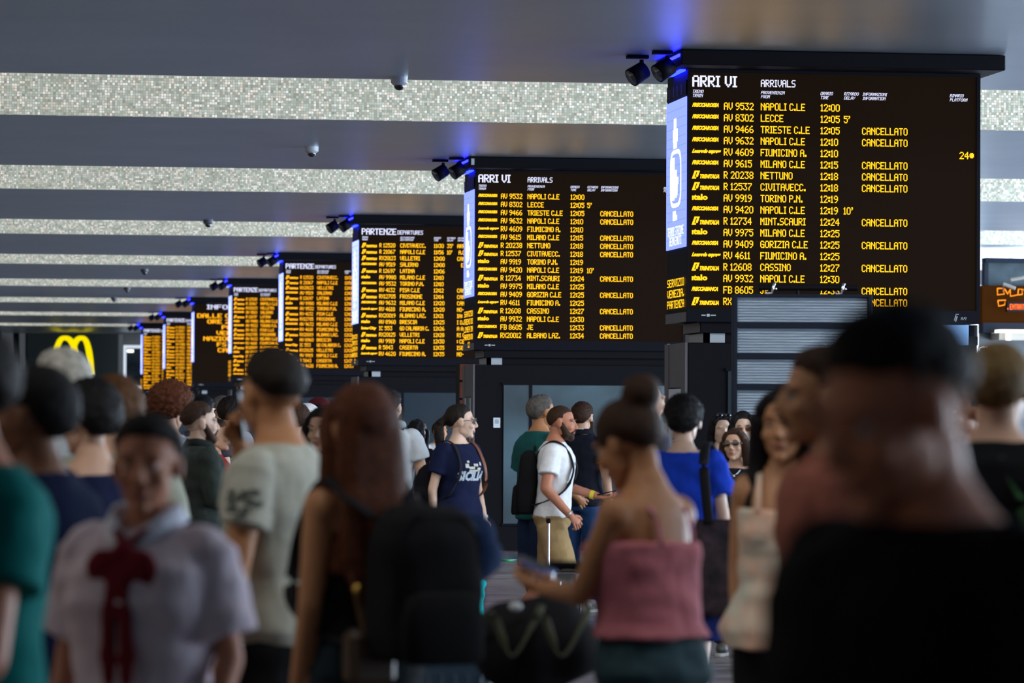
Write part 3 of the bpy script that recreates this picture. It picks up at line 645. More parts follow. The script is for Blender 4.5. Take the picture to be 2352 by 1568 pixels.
def head_prims():
    b = MB()
    b.add(*ell((0, -.014, .032), (.0765, .095, .087), nu=24, nv=16)); b.add(*ell((0, .026, -.022), (.063, .068, .082), nu=20, nv=14))
    b.add(*ell((0, .030, -.072), (.046, .052, .038), nu=18, nv=12)); b.add(*ell((0, .070, -.097), (.022, .018, .018)))
    b.add(*cap((0, .088, .014), (0, .108, -.026), .0085, .0125, 12)); b.add(*ell((0, .1, -.031), (.019, .014, .010)))
    for s in (1, -1):
        b.add(*ell((s*.032, .076, .026), (.026, .016, .010))); b.add(*ell((s*.038, .060, -.026), (.025, .026, .024)))
        b.add(*ell((s*.044, .008, -.050), (.016, .034, .036)))
        R = Matrix.Rotation(-.25*s, 3, 'Z') @ Matrix.Rotation(.15, 3, 'X')
        b.add(*ell((s*.080, -.012, -.002), (.009, .021, .033), R, 14, 10))
    b.add(*ell((0, .088, -.060), (.024, .010, .012)))   # mouth mound
    return b
def face_yz(x, z): return 0
def hair_cap(thr, thick=.012, amp=.004, nf=30, back=1.0, nu=56, nv=36, seed=0):
    """closed shell that follows the skull in the hair region and dives under the skin outside it"""
    V = []; c = Vector((0, -.014, .032)); R = (.0775, .096, .088)
    for i in range(nv+1):
        el = PI/2-PI*i/nv
        for j in range(nu):
            az = 2*PI*j/nu; d = Vector((math.sin(az)*math.cos(el), math.cos(az)*math.cos(el), math.sin(el)))
            t = thr(az, el); r = 1/math.sqrt((d.x/R[0])**2+(d.y/R[1])**2+(d.z/R[2])**2)
            n_ = noise.noise(d*nf*.1*10+Vector((seed, 0, 0)))
            if t > 0: rr = r+thick*min(1, t/.5+.08)+amp*n_
            else: rr = r*.80
            V.append(c+d*rr)
    F = []
    for i in range(nv):
        for j in range(nu): F.append((i*nu+j, (i+1)*nu+j, (i+1)*nu+(j+1) % nu, i*nu+(j+1) % nu))
    return [v[:] for v in V], F
def hairline(front=.46, side=-.02, back=-.95, temple=None):
    def t(az, el):
        a = abs((az+PI) % (2*PI)-PI)   # 0 front, pi back
        if a < PI/2:
            u = a/(PI/2); lim = front+(side-front)*(u**3)
            if u > .75: lim = side
        else:
            u = (a-PI/2)/(PI/2); lim = side+(back-side)*min(1, u*1.8)**.8
        return el-lim
    return t
def fingers(b, Wp, d, n_, side, curl, k=1.0, spread=1.0, point=None):
    """four fingers of two bones and a thumb; d hand direction, n_ palm normal, side sign of thumb along w"""
    d = Vector(d).normalized(); n_ = Vector(n_); n_ = (n_-d*n_.dot(d)).normalized(); w = d.cross(n_).normalized()*side
    Wp = Vector(Wp); L = (.072, .080, .076, .060)
    for i in range(4):
        off = (.030-.020*i); s = Wp+d*(.088-.004*abs(i-1.3))*k+w*off*k; c = curl if point != i else .1
        a1, a2 = c*.9, c*1.9
        d1 = (d*math.cos(a1)+n_*math.sin(a1)+w*(.09*(1.5-i))*spread).normalized(); d2 = (d*math.cos(a2)+n_*math.sin(a2)+w*.03*(1.5-i)).normalized()
        p1 = s+d1*L[i]*.55*k; p2 = p1+d2*L[i]*.5*k
        b.add(*cap(s-d*.02*k, p1, .0098*k, .0086*k, 8, 2)); b.add(*cap(p1, p2, .0086*k, .0068*k, 8, 2))
    s = Wp+d*.028*k+w*.028*k; d1 = (d*.62+w*.72+n_*.35).normalized(); p1 = s+d1*.042*k; d2 = (d*.85+w*.2+n_*.55*min(1, curl+.3)).normalized(); p2 = p1+d2*.032*k
    b.add(*cap(s, p1, .0125*k, .0105*k, 8, 2)); b.add(*cap(p1, p2, .0105*k, .0082*k, 8, 2))
def palm(b, Wp, d, n_):
    d = Vector(d).normalized(); n_ = Vector(n_); n_ = (n_-d*n_.dot(d)).normalized(); w = d.cross(n_)
    R = Matrix((w, d, n_)).transposed(); b.add(*ell(Vector(Wp)+d*.048, (.040, .054, .017), R, 14, 10)); b.add(*cap(Vector(Wp)-d*.03, Vector(Wp)+d*.03, .026, .024, 10, 2))
TORSO = {'m': [(.84, .13, .10, 0), (.92, .168, .118, -.005), (.99, .163, .115, 0), (1.08, .148, .105, .005), (1.18, .158, .110, .008), (1.29, .176, .122, .008), (1.37, .178, .118, .0), (1.425, .165, .098, -.010), (1.46, .128, .080, -.016), (1.49, .082, .066, -.018), (1.52, .062, .060, -.012)],
         'f': [(.84, .13, .10, 0), (.92, .176, .122, -.010), (.99, .162, .112, -.006), (1.08, .128, .092, .0), (1.18, .138, .100, .006), (1.28, .152, .118, .018), (1.36, .150, .104, .006), (1.42, .140, .082, -.010), (1.455, .106, .066, -.016), (1.49, .064, .054, -.018), (1.53, .050, .050, -.012)]}
def torso_rings(sex, z0, z1, inf, wide=1.0, hemflare=0, n=28, yb=0):
    T = TORSO[sex]; zs = sorted(set([z0, z1]+[t[0] for t in T if z0 < t[0] < z1])); out = []
    for z in zs:
        zz = max(T[0][0], min(T[-1][0], z))
        for a, c in zip(T, T[1:]):
            if a[0] <= zz <= c[0]:
                u = (zz-a[0])/(c[0]-a[0]); rx, ry, cy = (a[i]+(c[i]-a[i])*u for i in (1, 2, 3)); break
        wf = wide if zz < 1.40 else 1+(wide-1)*max(0, (1.50-zz)/.10)
        e = inf if z < 1.44 else inf*.5
        fl = hemflare*max(0, (1.2-z)/.35)
        out.append(sring(0, cy, z, rx*wf+e+fl, ry*(.5+.5*wf)*wide**.5+e+fl, 2.35, n))
    return out
PEOPLE = []
def person(name_px, s, face, label, sex='m', sk='light', hair=('short', 'dark'), top=None, bottom=None, shoes=(.05, .05, .06), arms=None, head=(0, 0, 0), wide=1.0, beard=None,
           glasses=None, fine=None, lips=LIP, legs=None, lean=(0, 0), extra=None, curl=.6, palmn=None, group=None, brow=True):
    px, py = name_px; P = atS(px, py, s); az = math.atan2(ray(px, py).x, ray(px, py).y)
    k = (P.z-.012)/1.75; rz = -(math.radians(face)+az)
    # head top sits a little off the axis; keep it simple: base below the head
    root = thing('person', label, 'person', (P.x, P.y, 0), rz, group); root.scale = (k, k, k)
    vb = .015 if s < 500 else .012; vh = fine or (.0058 if s > 280 else .009); vc = .011 if s < 280 else .009
    SM = SKINS[sk]; skm = skin(sk, SM)
    SX = .178 if sex == 'm' else .155; SX *= .5+.5*wide
    up, lo, wr = ((.052, .043, .030) if sex == 'm' else (.043, .036, .025)); up *= (.4+.6*wide)
    A = {'L': ((-SX-.055, -.03, 1.14), (-SX-.06, .04, .89)), 'R': ((SX+.055, -.03, 1.14), (SX+.06, .04, .89))}
    if arms: A.update(arms)
    LG = {'L': ((-.095, 0, .49), (-.10, -.02, .09)), 'R': ((.095, 0, .49), (.10, -.02, .09))}
    if legs: LG.update(legs)
    lx, ly = lean
    def leanV(V):   # gentle forward / sideways lean from the hips up
        V = np.array(V, float); h = np.clip((V[:, 2]-.95)/.8, 0, 1.2)
        V[:, 0] += lx*h; V[:, 1] += ly*h; V[:, 2] -= (lx*lx+ly*ly)*.35*h; return V
    # ---- body
    b = MB(); b.add(*rings_to_mesh(torso_rings(sex, .84, 1.52, 0, wide)))
    b.add(*cap((0, -.02, 1.46), (0, .0, 1.585), .062 if sex == 'm' else .050, .057 if sex == 'm' else .048, 16))
    if sex == 'f':
        for q in (1, -1): b.add(*ell((q*.066, .085, 1.265), (.058, .052, .058)))
    for q, sd in ((-1, 'L'), (1, 'R')):
        E, Wr = A[sd]; S_ = (q*SX, -.012, 1.405)
        b.add(*ell((q*(SX-.008), -.010, 1.398), (.058*(up/.05), .056, .062))); b.add(*cap(S_, E, up, lo, 14)); b.add(*cap(E, Wr, lo, wr, 14))
        Kn, An = LG[sd]; b.add(*cap((q*.088, -.005, .88), Kn, .088*(.5+.5*wide) if sex == 'm' else .090, .056, 16)); b.add(*cap(Kn, An, .054, .036, 14)); b.add(*ell(Vector(Kn).lerp(Vector(An), .28)+Vector((0, -.018, 0)), (.050, .052, .11)))
        fd = Vector(An); b.add(*cap(fd+Vector((0, -.02, -.05)), fd+Vector((0, .13, -.065)), .036, .026, 12))
        d = (Vector(Wr)-Vector(E)).normalized(); pn = (palmn or {}).get(sd, (-q, 0, 0) if abs(d.z) > .6 else (0, 0, -1) if False else (-q, .2, 0.1)); palm(b, Wr, d, pn)
    body = remesh(b, vb, 3, .5)
    V, F = body.data(); body = MB(); body.add(leanV(V), F)
    hb = remesh(head_prims(), vh, 5 if vh < .007 else 3, .5); HV, HF = hb.data()
    pit, yaw_, rol = [math.radians(a) for a in head]
    HM = Matrix.Translation((lx, ly-.0, -(lx*lx+ly*ly)*.35)) @ Matrix.Translation((0, .012, 1.620)) @ Matrix.Scale(1.055, 4) @ (Matrix.Translation((0, -.02, -.09)) @ Matrix.Rotation(-yaw_, 4, 'Z') @ Matrix.Rotation(pit, 4, 'X') @ Matrix.Rotation(rol, 4, 'Y') @ Matrix.Translation((0, .02, .09)))
    body.add(mulM(HV, HM), HF)
    for q, sd in ((-1, 'L'), (1, 'R')):
        E, Wr = A[sd]; d = (Vector(Wr)-Vector(E)).normalized(); pn = (palmn or {}).get(sd, (-q, 0, 0) if abs(d.z) > .6 else (-q, .2, .1))
        t = MB(); dd = d; nn = Vector(pn); nn = (nn-dd*nn.dot(dd)).normalized(); w = dd.cross(nn)
        side = 1 if w.dot(Vector((0, 1, .3))) > 0 else -1
        fingers(t, Wr, d, pn, side, curl if not isinstance(curl, dict) else curl.get(sd, .6)); V, F = t.data(); body.add(leanV(V), F)
    bo = obj('body', body, skm, root, True)
    # ---- face pieces
    def hp(name, b, m_, par=None): V, F = b.data(); t = MB(); t.add(mulM(V, HM), F); return obj(name, t, m_, par or root, True)
    if vh < .007 or s > 280:
        for q in (1, -1):
            b = MB(); b.add(*ell((q*.031, .0735, .006), (.0135, .0135, .0105), nu=14, nv=10)); e = hp('eye', b, EYE)
            b = MB(); b.add(*ell((q*.031, .0835, .005), (.0062, .0045, .0062), nu=12, nv=8)); hp('iris', b, IRIS, e)
            if brow: b = MB(); b.add(*tube([(q*.014, .098, .027), (q*.030, .097, .033), (q*.050, .082, .028)], [.0042, .0045, .002], 6, .6)); hp('eyebrow', b, hairm(*HAIRS[hair[1]]) if True else None)
            b = MB(); b.add(*tube([(q*.019, .0825, .009), (q*.031, .0905, .0155), (q*.044, .080, .010)], [.0025, .0032, .0022], 6, .8)); hp('eyelid', b, skm)
        b = MB(); b.add(*tube([(-.023, .084, -.062), (-.010, .0955, -.0570), (0, .0970, -.0585), (.010, .0955, -.0570), (.023, .084, -.062)], [.002, .0042, .0036, .0042, .002], 8, .8))
        b.add(*tube([(-.021, .084, -.064), (0, .0950, -.0685), (.021, .084, -.064)], [.002, .0052, .002], 8, .8)); hp('lips', b, lips)
    # ---- hair
    st, hc = hair[0], hair[1]; hm = hairm(*HAIRS[hc]) ; b = MB()
    seed = hash(label) % 97
    seed = sum(ord(c) for c in label) % 97
    if st == 'short': b.add(*hair_cap(hairline(), .014, .0065, 13, seed=seed))
    elif st == 'buzz': b.add(*hair_cap(hairline(.60, .02, -.68), .005, .001, 6))
    elif st == 'bald': b.add(*hair_cap(hairline(1.2, -.05, -.5), .003, .001, 6))
    elif st == 'fade': b.add(*hair_cap(hairline(.44, .20, -.40), .019, .007, 13, seed=seed))
    elif st == 'thick': b.add(*hair_cap(hairline(.44, -.08, -1.05), .026, .011, 11, seed=seed))
    elif st == 'curly': b.add(*hair_cap(hairline(.45, -.1, -.8), .068, .026, 14, nu=80, nv=54, seed=seed))
    elif st in ('long', 'longwavy', 'ponytail', 'bun', 'bob', 'longback'):
        tt = MB(); tt.add(*hair_cap(hairline(.52, -.10 if st != 'bun' else .02, -.8), .018 if st != 'ponytail' else .010, .003, 6, seed=seed))
        ln = hair[2] if len(hair) > 2 else .45
        if st in ('long', 'longwavy', 'bob', 'longback'):
            if st == 'bob': ln = .13
            for q in (1, -1):
                tt.add(*tube(smooth_path([(q*.045, .035, .105), (q*.086, .020, .03), (q*.094, .0, -.06), (q*(.10), -.01+(.03 if st != 'longback' else -.03), -.14), (q*.105, .0+(.04 if st != 'longback' else -.05), -.10-ln*.75)][:4 if st == 'bob' else 5], 4), [.022]+[.024]*50, 10)) if False else None
                pts = smooth_path([(q*.040, .045 if st != 'longback' else .02, .100), (q*.080, .028, .030), (q*.088, .005, -.060), (q*.092, -.005, -.150)] + ([] if st == 'bob' else [(q*.098, (.05 if st != 'longback' else -.06), -.12-ln*.8)]), 4)
                tt.add(*tube(pts, [.020+.012*min(1, i/6) for i in range(len(pts))], 12))
            R_ = []
            for i in range(9):
                u = i/8; z = .06-(.20+ln)*u; R_.append(sring(0, -.055-.03*math.sin(u*2.2)+(-.03 if u > .4 else 0)*u, z, (.090+.022*math.sin(u*2.6))*(1 if u < .8 else 1.0-.5*(u-.8)/.2), .052-.012*u, 2.2, 24))
            tt.add(*rings_to_mesh(R_))
        if st == 'ponytail':
            tt.add(*ell((0, -.115, .02), (.028, .03, .030))); pts = smooth_path([(0, -.115, .02), (0.005, -.155, -.03), (0.0, -.150, -.13), (.0, -.13, -.30)], 5)
            tt.add(*tube(pts, [.02+.018*math.sin(PI*min(1, i/(len(pts)-1)*.9+.08)) for i in range(len(pts))], 12))
        if st == 'bun': tt.add(*ell((0, -.095, .125), (.060, .062, .056))); tt.add(*ell((0, -.02, .05), (.092, .108, .085))); tt.add(*ell((.0, -.05, .10), (.06, .06, .04)))
        am = .012 if st == 'longwavy' else .005
        rr = remesh(tt, .0085, 2, .5, (lambda V, N: nz(V, 30 if st == 'longwavy' else 26, am, N, seed, (1, 1, .6 if st == 'longwavy' else .10))))
        V, F = rr.data(); b.add(V, F)
    if st != 'none': ho = hp('hair', b, hm)
    if st in ('fade', 'buzz') and hair[0] == 'fade': b = MB(); b.add(*hair_cap(hairline(.50, .02, -.68), .0022, .0005, 6)); hp('shaved_hair', b, mat('shaved_'+hc+str(len(bpy.data.materials)), tuple(.45*a+.55*c for a, c in zip(SM, HAIRS[hc][1])), .7))
    if beard:
        b = MB(); th = beard
        b.add(*ell((0, .034, -.080), (.049+th, .055+th, .034+th*.6), nu=24, nv=14)); b.add(*ell((0, .070, -.101), (.026+th, .020+th, .018+th)))
        for q in (1, -1): b.add(*cap((q*.066, .006, -.01), (q*.046, .045, -.078), .012+th, .020+th, 12)); b.add(*tube([(q*.004, .104, -.046), (q*.018, .098, -.049), (q*.030, .082, -.068)], [.0065, .007, .006], 8, .8))
        rr = remesh(b, .006, 2, .5); V, F = rr.data()
        # keep the chin free of the mouth: push vertices round the lips inward
        V = V.copy(); mk = (np.abs(V[:, 0]) < .026) & (V[:, 2] > -.072) & (V[:, 2] < -.055) & (V[:, 1] > .06); V[mk, 1] -= .02
        t = MB(); t.add(V, F); hp('beard', t, hm)
    elif beard == 0:
        b = MB()
        for q in (1, -1): b.add(*tube([(q*.002, .106, -.047), (q*.018, .100, -.049), (q*.030, .086, -.058)], [.0055, .006, .003], 8, .8))
        hp('moustache', b, hm)
    if glasses:
        b = MB(); kind = glasses
        for q in (1, -1):
            if kind == 'sun': b.add(*ell((q*.034, .099, .006), (.029, .008, .017), Matrix.Rotation(-.25*q, 3, 'Z'), 20, 10)); 
            else: b.add(*tube([(q*.033+.025*math.cos(a), .103-.10*((.033+.025*math.cos(a)*q)**2)*0-.012*abs(math.cos(a)), .004+.022*math.sin(a)) for a in [2*PI*i/20 for i in range(21)]], .0018, 6))
            b.add(*tube([(q*.062, .088, .010), (q*.080, .04, .012), (q*.086, -.015, .004)], .0024 if kind != 'sun' else .0035, 6))
        b.add(*tube([(-.010, .106, .010), (0, .110, .012), (.010, .106, .010)], .0022, 6)); go = hp('eyeglasses' if kind != 'sun' else 'sunglasses', b, GLASS if kind != 'gold' else mat('gold_wire', (.7, .5, .2), .3, metal=1))
        if kind == 'round' or kind == 'gold': 
            b = MB()
            for q in (1, -1): b.add(*ell((q*.033, .096, .004), (.023, .002, .020), Matrix.Rotation(-.2*q, 3, 'Z'), 16, 8))
            hp('lens', b, mat('tinted_lens'+str(len(bpy.data.materials)), (.10, .03, .02) if kind == 'gold' else (.25, .28, .3), .1, coat=1) , go)
    # ---- clothes
    def fold(amp, sd_=0): return lambda V, N: nz(nz(V, 9, amp, N, seed+sd_, (1, 1, 1.6)), 26, amp*.3, N, seed+5, (1, 1, .6))
    shirt = None
    if top:
        tp_ = dict(hem=.86, sleeve=.55, fit=.014, neck=1.475, mat=None, flare=.008, kind='tee', low=None); tp_.update(top); fit = tp_['fit']
        b = MB(); zt = tp_['neck']; 
        if tp_['kind'] in ('tee', 'long', 'shirt'):
            b.add(*rings_to_mesh(torso_rings(sex, tp_['hem'], zt, fit, wide, tp_['flare'])))
            if sex == 'f':
                for q in (1, -1): b.add(*ell((q*.064, .085, 1.265), (.062+fit*.5, .054+fit*.5, .062)))
            for q, sd in ((-1, 'L'), (1, 'R')):
                E, Wr = map(Vector, A[sd]); S_ = Vector((q*SX, -.012, 1.405)); b.add(*ell((q*(SX-.010), -.010, 1.400), (.058*(up/.05)+fit*.8, .056+fit*.8, .060+fit*.6)))
                if tp_['sleeve'] <= 1:
                    e_ = S_.lerp(E, tp_['sleeve']); b.add(*cyl(S_-(E-S_).normalized()*.0, e_, up+fit, up+fit*1.3+.004, 18))
                else:
                    b.add(*cap(S_, E, up+fit, lo+fit*.9, 16)); b.add(*cyl(E, E.lerp(Wr, tp_['sleeve']-1), lo+fit*.9, lo*.8+fit*.9, 16))
        else:   # strap top / camisole: straight neckline, thin straps
            b.add(*rings_to_mesh(torso_rings(sex, tp_['hem'], zt, fit, wide, tp_['flare'])))
            for q in (1, -1): b.add(*ell((q*.066, .085, 1.262), (.062+fit*.5, .054+fit*.5, .058)))
        rr = remesh(b, vc, 3, .5, fold(tp_.get('fold', .008))); V, F = rr.data(); t = MB(); t.add(leanV(V), F)
        shirt = obj('top' if tp_['kind'] == 'cami' else 'shirt', t, tp_['mat'], root, True)
        if tp_['kind'] == 'cami':
            b = MB(); zt_ = zt
            for q in (1, -1):
                xx = q*.085; b.add(*tube(smooth_path([(xx, .128, zt_-.01), (xx, .105, 1.39), (xx, .01, 1.466), (xx*.95, -.098, 1.41), (xx*.9, -.122, zt_-.01)], 4), .010, 8, .4, up=(1, 0, 0) if False else None))
            V, F = b.data(); t = MB(); t.add(leanV(V), F); obj('strap', t, tp_['mat'], shirt, True)
        if tp_.get('collar'):
            b = MB(); 
            for q in (1, -1):
                P = [(0, -.082, 1.50), (q*.062, -.055, 1.508), (q*.084, .0, 1.500), (q*.066, .062, 1.478), (q*.026, .096, 1.440)]; P = smooth_path(P, 4); n_ = len(P); V = []
                for i_, p_ in enumerate(P):
                    o_ = Vector((p_.x, p_.y+.01, 0)).normalized(); hh = .030+.022*(i_/(n_-1))**2
                    V += [(p_.x*.93, p_.y*.93, p_.z+.022), (p_.x+o_.x*.004, p_.y+o_.y*.004, p_.z+.024), (p_.x+o_.x*.026, p_.y+o_.y*.026, p_.z-hh+.012), (p_.x+o_.x*.018, p_.y+o_.y*.018, p_.z-hh+.010)]
                F = [(i_*4+a, i_*4+(a+1) % 4, i_*4+4+(a+1) % 4, i_*4+4+a) for i_ in range(n_-1) for a in range(4)]+[(3, 2, 1, 0), tuple((n_-1)*4+a for a in range(4))]; b.add(V, F)
            R0 = sring(0, -.014, 1.465, .078, .074, 2.2, 28); R1 = sring(0, -.010, 1.515, .070, .068, 2.2, 28); R2 = sring(0, -.008, 1.513, .078, .078, 2.2, 28); R3 = sring(0, -.014, 1.462, .092, .088, 2.2, 28)
            V, F = b.data(); t = MB(); t.add(leanV(V), F); obj('collar', t, tp_['collar'], shirt, True)
    if bottom:
        bt = dict(kind='pants', mat=None, waist=1.02, length=.10, fit=.012); bt['waist'] = min(1.02, tp_['hem']+.03) if top and tp_['kind'] != 'cami' else 1.02; bt.update(bottom); fit = bt['fit']; b = MB()
        if bt['kind'] == 'skirt':
            T = torso_rings(sex, .86, bt['waist'], fit, wide); last = .86; R_ = []
            for i in range(5): u = i/4; z = bt['length']+(.86-bt['length'])*u; R_.append(sring(0, 0, z, .22-.02*u, .17-.02*u, 2.1, 28))
            b.add(*rings_to_mesh(R_[:-1]+T))
        else:
            b.add(*rings_to_mesh(torso_rings(sex, .84, bt['waist'], fit, wide)))
            for q, sd in ((-1, 'L'), (1, 'R')):
                Kn, An = map(Vector, LG[sd]); Hp = Vector((q*.088, -.005, .87)); r1 = (.088 if sex == 'm' else .09)*(.5+.5*wide)
                if bt['length'] >= .40:   # shorts
                    u = (.87-bt['length'])/(.87-.49); e_ = Hp.lerp(Kn, min(1, u)); b.add(*cyl(Hp, e_, r1+fit, r1*.78+fit*1.6+.006, 20))
                    if u > 1: pass
                else:
                    u = min(1, (.49-bt['length'])/(.40)); e_ = Kn.lerp(An, u); b.add(*cap(Hp, Kn, r1+fit, .060+fit, 16)); b.add(*cyl(Kn, e_, .060+fit, .050+fit*1.4, 16))
        rr = remesh(b, vc*1.15, 3, .5, fold(.008, 3)); V, F = rr.data(); t = MB(); t.add(leanV(V), F); obj('shorts' if bt['kind'] != 'skirt' and bt['length'] >= .4 else 'skirt' if bt['kind'] == 'skirt' else 'trousers', t, bt['mat'], root, True)
    sm = bpy.data.materials.get('shoe_%.2f' % shoes[0]) or mat('shoe_%.2f' % shoes[0], shoes, .6)
    sw = M['sole']
    for sd in 'LR':
        An = Vector(LG[sd][1]); q = -1 if sd == 'L' else 1; z0 = An.z-.09
        b = MB(); b.add(*ell((An.x, An.y+.05, z0+.055), (.046, .135, .048), None, 18, 12)); b.add(*cyl((An.x, An.y-.015, z0+.05), (An.x, An.y-.015, z0+.115), .048, .044, 14)); V, F = b.data(); V[:, 2] = np.maximum(V[:, 2], z0+.022)
        t = MB(); t.add(V, F); so = obj('shoe', t, sm, root, True)
        b = MB(); b.add(*rings_to_mesh([[(An.x+x*1.0, An.y+.05+y, z0+z) for x, y, _ in sring(0, 0, 0, .049, .139, 2.4, 24)] for z in (0.002, .026)])); obj('sole', b, sw, so)
    info = dict(root=root, A=A, k=k, leanV=leanV, HM=HM, shirt=shirt, seed=seed)
    PEOPLE.append(info)
    return info
def child(info, name, b, m_, smooth=True, par=None):
    V, F = b.data(); t = MB(); t.add(info['leanV'](V), F); return obj(name, t, m_, par or info['root'], smooth)
def wob(info, p):   # local point -> world
    V = info['leanV'](np.array([p]))[0]; R = info['root']
    return Matrix.Translation(R.location) @ Matrix.Rotation(R.rotation_euler.z, 4, 'Z') @ (Vector(V)*R.scale.x)
def drape(info, b, dirv, off, name, m_):   # press flat print onto the shirt
    from mathutils.bvhtree import BVHTree
    me = info['shirt'].data; bv = BVHTree.FromPolygons([v.co[:] for v in me.vertices], [tuple(p.vertices) for p in me.polygons])
    V, F = b.data(); V = V.copy(); d = Vector(dirv)
    for i in range(len(V)):
        o = Vector(V[i])-d*.6; h = bv.ray_cast(o, d)
        if h[0] is not None: V[i] = (h[0]-d*off)[:]
    t = MB(); t.add(V, F); return obj(name, t, m_, info['shirt'])
def carried(info, name, label, cat):
    R = info['root']; t = thing(name, label, cat, tuple(R.location), R.rotation_euler.z); t.scale = R.scale; return t
def backpack(info, label, m_, trim, size=(.30, .16, .46), zc=1.18, yo=-.20, strap=True, xo=0, single=None, trim2=None, sw=.026):
    t = carried(info, 'backpack', label, 'backpack'); L = info['leanV']
    w, d, h = size; R_ = []
    prof = [(-.5, .80, .80), (-.47, .93, .92), (-.35, 1, 1), (0, 1, 1), (.28, .97, .92), (.42, .85, .75), (.49, .62, .50), (.51, .3, .25)]
    for u, a, c in prof: R_.append(sring(xo, yo-(1-c)*d*.0, zc+u*h, w/2*a, d/2*c, 3.2, 28))
    b = MB(); b.add(*rings_to_mesh(R_)); rr = remesh(b, .012, 2, .5, lambda V, N: nz(V, 9, .010, N, 3)); V, F = rr.data(); b = MB(); b.add(L(V), F); bo = obj('pack_body', b, m_, t, True)
    b = MB(); R_ = [sring(xo, yo-d/2*.92, zc-.12*h/.46+u*h*.5, w/2*.8*a, .035*a, 3, 24) for u, a in ((-.5, .8), (-.42, 1), (.1, 1), (.36, .9), (.44, .6))]; b.add(*rings_to_mesh(R_)); V, F = b.data(); b = MB(); b.add(L(V), F); obj('front_pocket', b, m_, t, True)
    b = MB(); b.add(*tube(smooth_path([(xo-.04, yo+.04, zc+.5*h), (xo-.03, yo+.04, zc+.5*h+.035), (xo+.03, yo+.04, zc+.5*h+.035), (xo+.04, yo+.04, zc+.5*h)], 4), .008, 8)); V, F = b.data(); b = MB(); b.add(L(V), F); obj('top_handle', b, trim, t, True)
    b = MB(); b.add(*tube([(xo-w*.42, yo-d*.36, zc-.1*h), (xo-w*.40, yo-d*.36, zc+.3*h), (xo-w*.25, yo-d*.34, zc+.44*h), (xo+w*.25, yo-d*.34, zc+.44*h), (xo+w*.40, yo-d*.36, zc+.3*h), (xo+w*.42, yo-d*.36, zc-.1*h)], .005, 6)); V, F = b.data(); b = MB(); b.add(L(V), F); obj('zip', b, trim, t, True)
    if strap:
        for q in ((-1, 1) if not single else (single,)):
            x = q*.105; b = MB(); P = [(x*.8+xo*.5, yo+.07, min(1.44, zc+.42*h)), (x, -.085, 1.445), (x*1.05, -.02, 1.482), (x*1.05, .06, 1.452), (x*1.1, .125, 1.36), (x*1.25, .150, 1.25), (x*1.55, .10, 1.12), (x*1.5+xo*.4, -.02, 1.04), (x*1.1+xo*.8, yo+.06, 1.0)]
            if zc < 1.05: P[-2:] = [(x*1.5+xo*.4, -.02, .98), (x*1.1+xo*.8, yo+.06, zc-.1)]
            b.add(*tube(smooth_path(P, 5), sw, 10, .28)); V, F = b.data(); b = MB(); b.add(L(V), F); obj('shoulder_strap', b, trim2 if trim2 and q < 0 else trim, t, True)
    return t
SKINS = dict(light=(.56, .34, .24), fair=(.66, .45, .35), tan=(.42, .19, .085), olive=(.45, .22, .11), brown=(.24, .10, .05), red=(.48, .20, .12))
HAIRS = dict(black=('black', (.006, .005, .006)), dark=('dark', (.014, .009, .007)), brown=('brown', (.040, .018, .009)), auburn=('auburn', (.085, .022, .007)), grey=('grey', (.10, .09, .085)), white=('white', (.42, .41, .37)),
             blond=('blond', (.14, .085, .03)), ginger=('ginger', (.09, .04, .015)))
M['sole'] = mat('shoe_sole', (.5, .5, .5), .7)
C_ = {}
def cl(name, col, **k):
    if name not in C_: C_[name] = cloth(name+'_cloth', col, **k)
    return C_[name]
def rect(b, y, x0, x1, z0, z1, nx=1, nz_=1):
    for i in range(nx):
        for j in range(nz_):
            a, c = x0+(x1-x0)*i/nx, x0+(x1-x0)*(i+1)/nx; d, e = z0+(z1-z0)*j/nz_, z0+(z1-z0)*(j+1)/nz_; b.add([(a, y, d), (c, y, d), (c, y, e), (a, y, e)], [(0, 1, 2, 3)])
def phone(info, at, ax, label, m_, size=(.036, .075, .004)):
    t = carried(info, 'phone', label, 'phone'); R = Matrix((Vector(ax[0]).normalized(), Vector(ax[1]).normalized(), Vector(ax[0]).cross(Vector(ax[1])).normalized())).transposed()
    b = MB(); V, F = bbox(-size[0], size[0], -size[1], size[1], -size[2], size[2], .003); V = np.array(V) @ np.array(R).T+np.array(at); b.add(info['leanV'](V), F); obj('case', b, m_, t)
    b = MB(); V, F = box(-size[0]*.9, size[0]*.9, -size[1]*.93, size[1]*.93, size[2], size[2]+.001); V = np.array(V) @ np.array(R).T+np.array(at); b.add(info['leanV'](V), F); obj('screen', b, M['ink'], t)
    return t

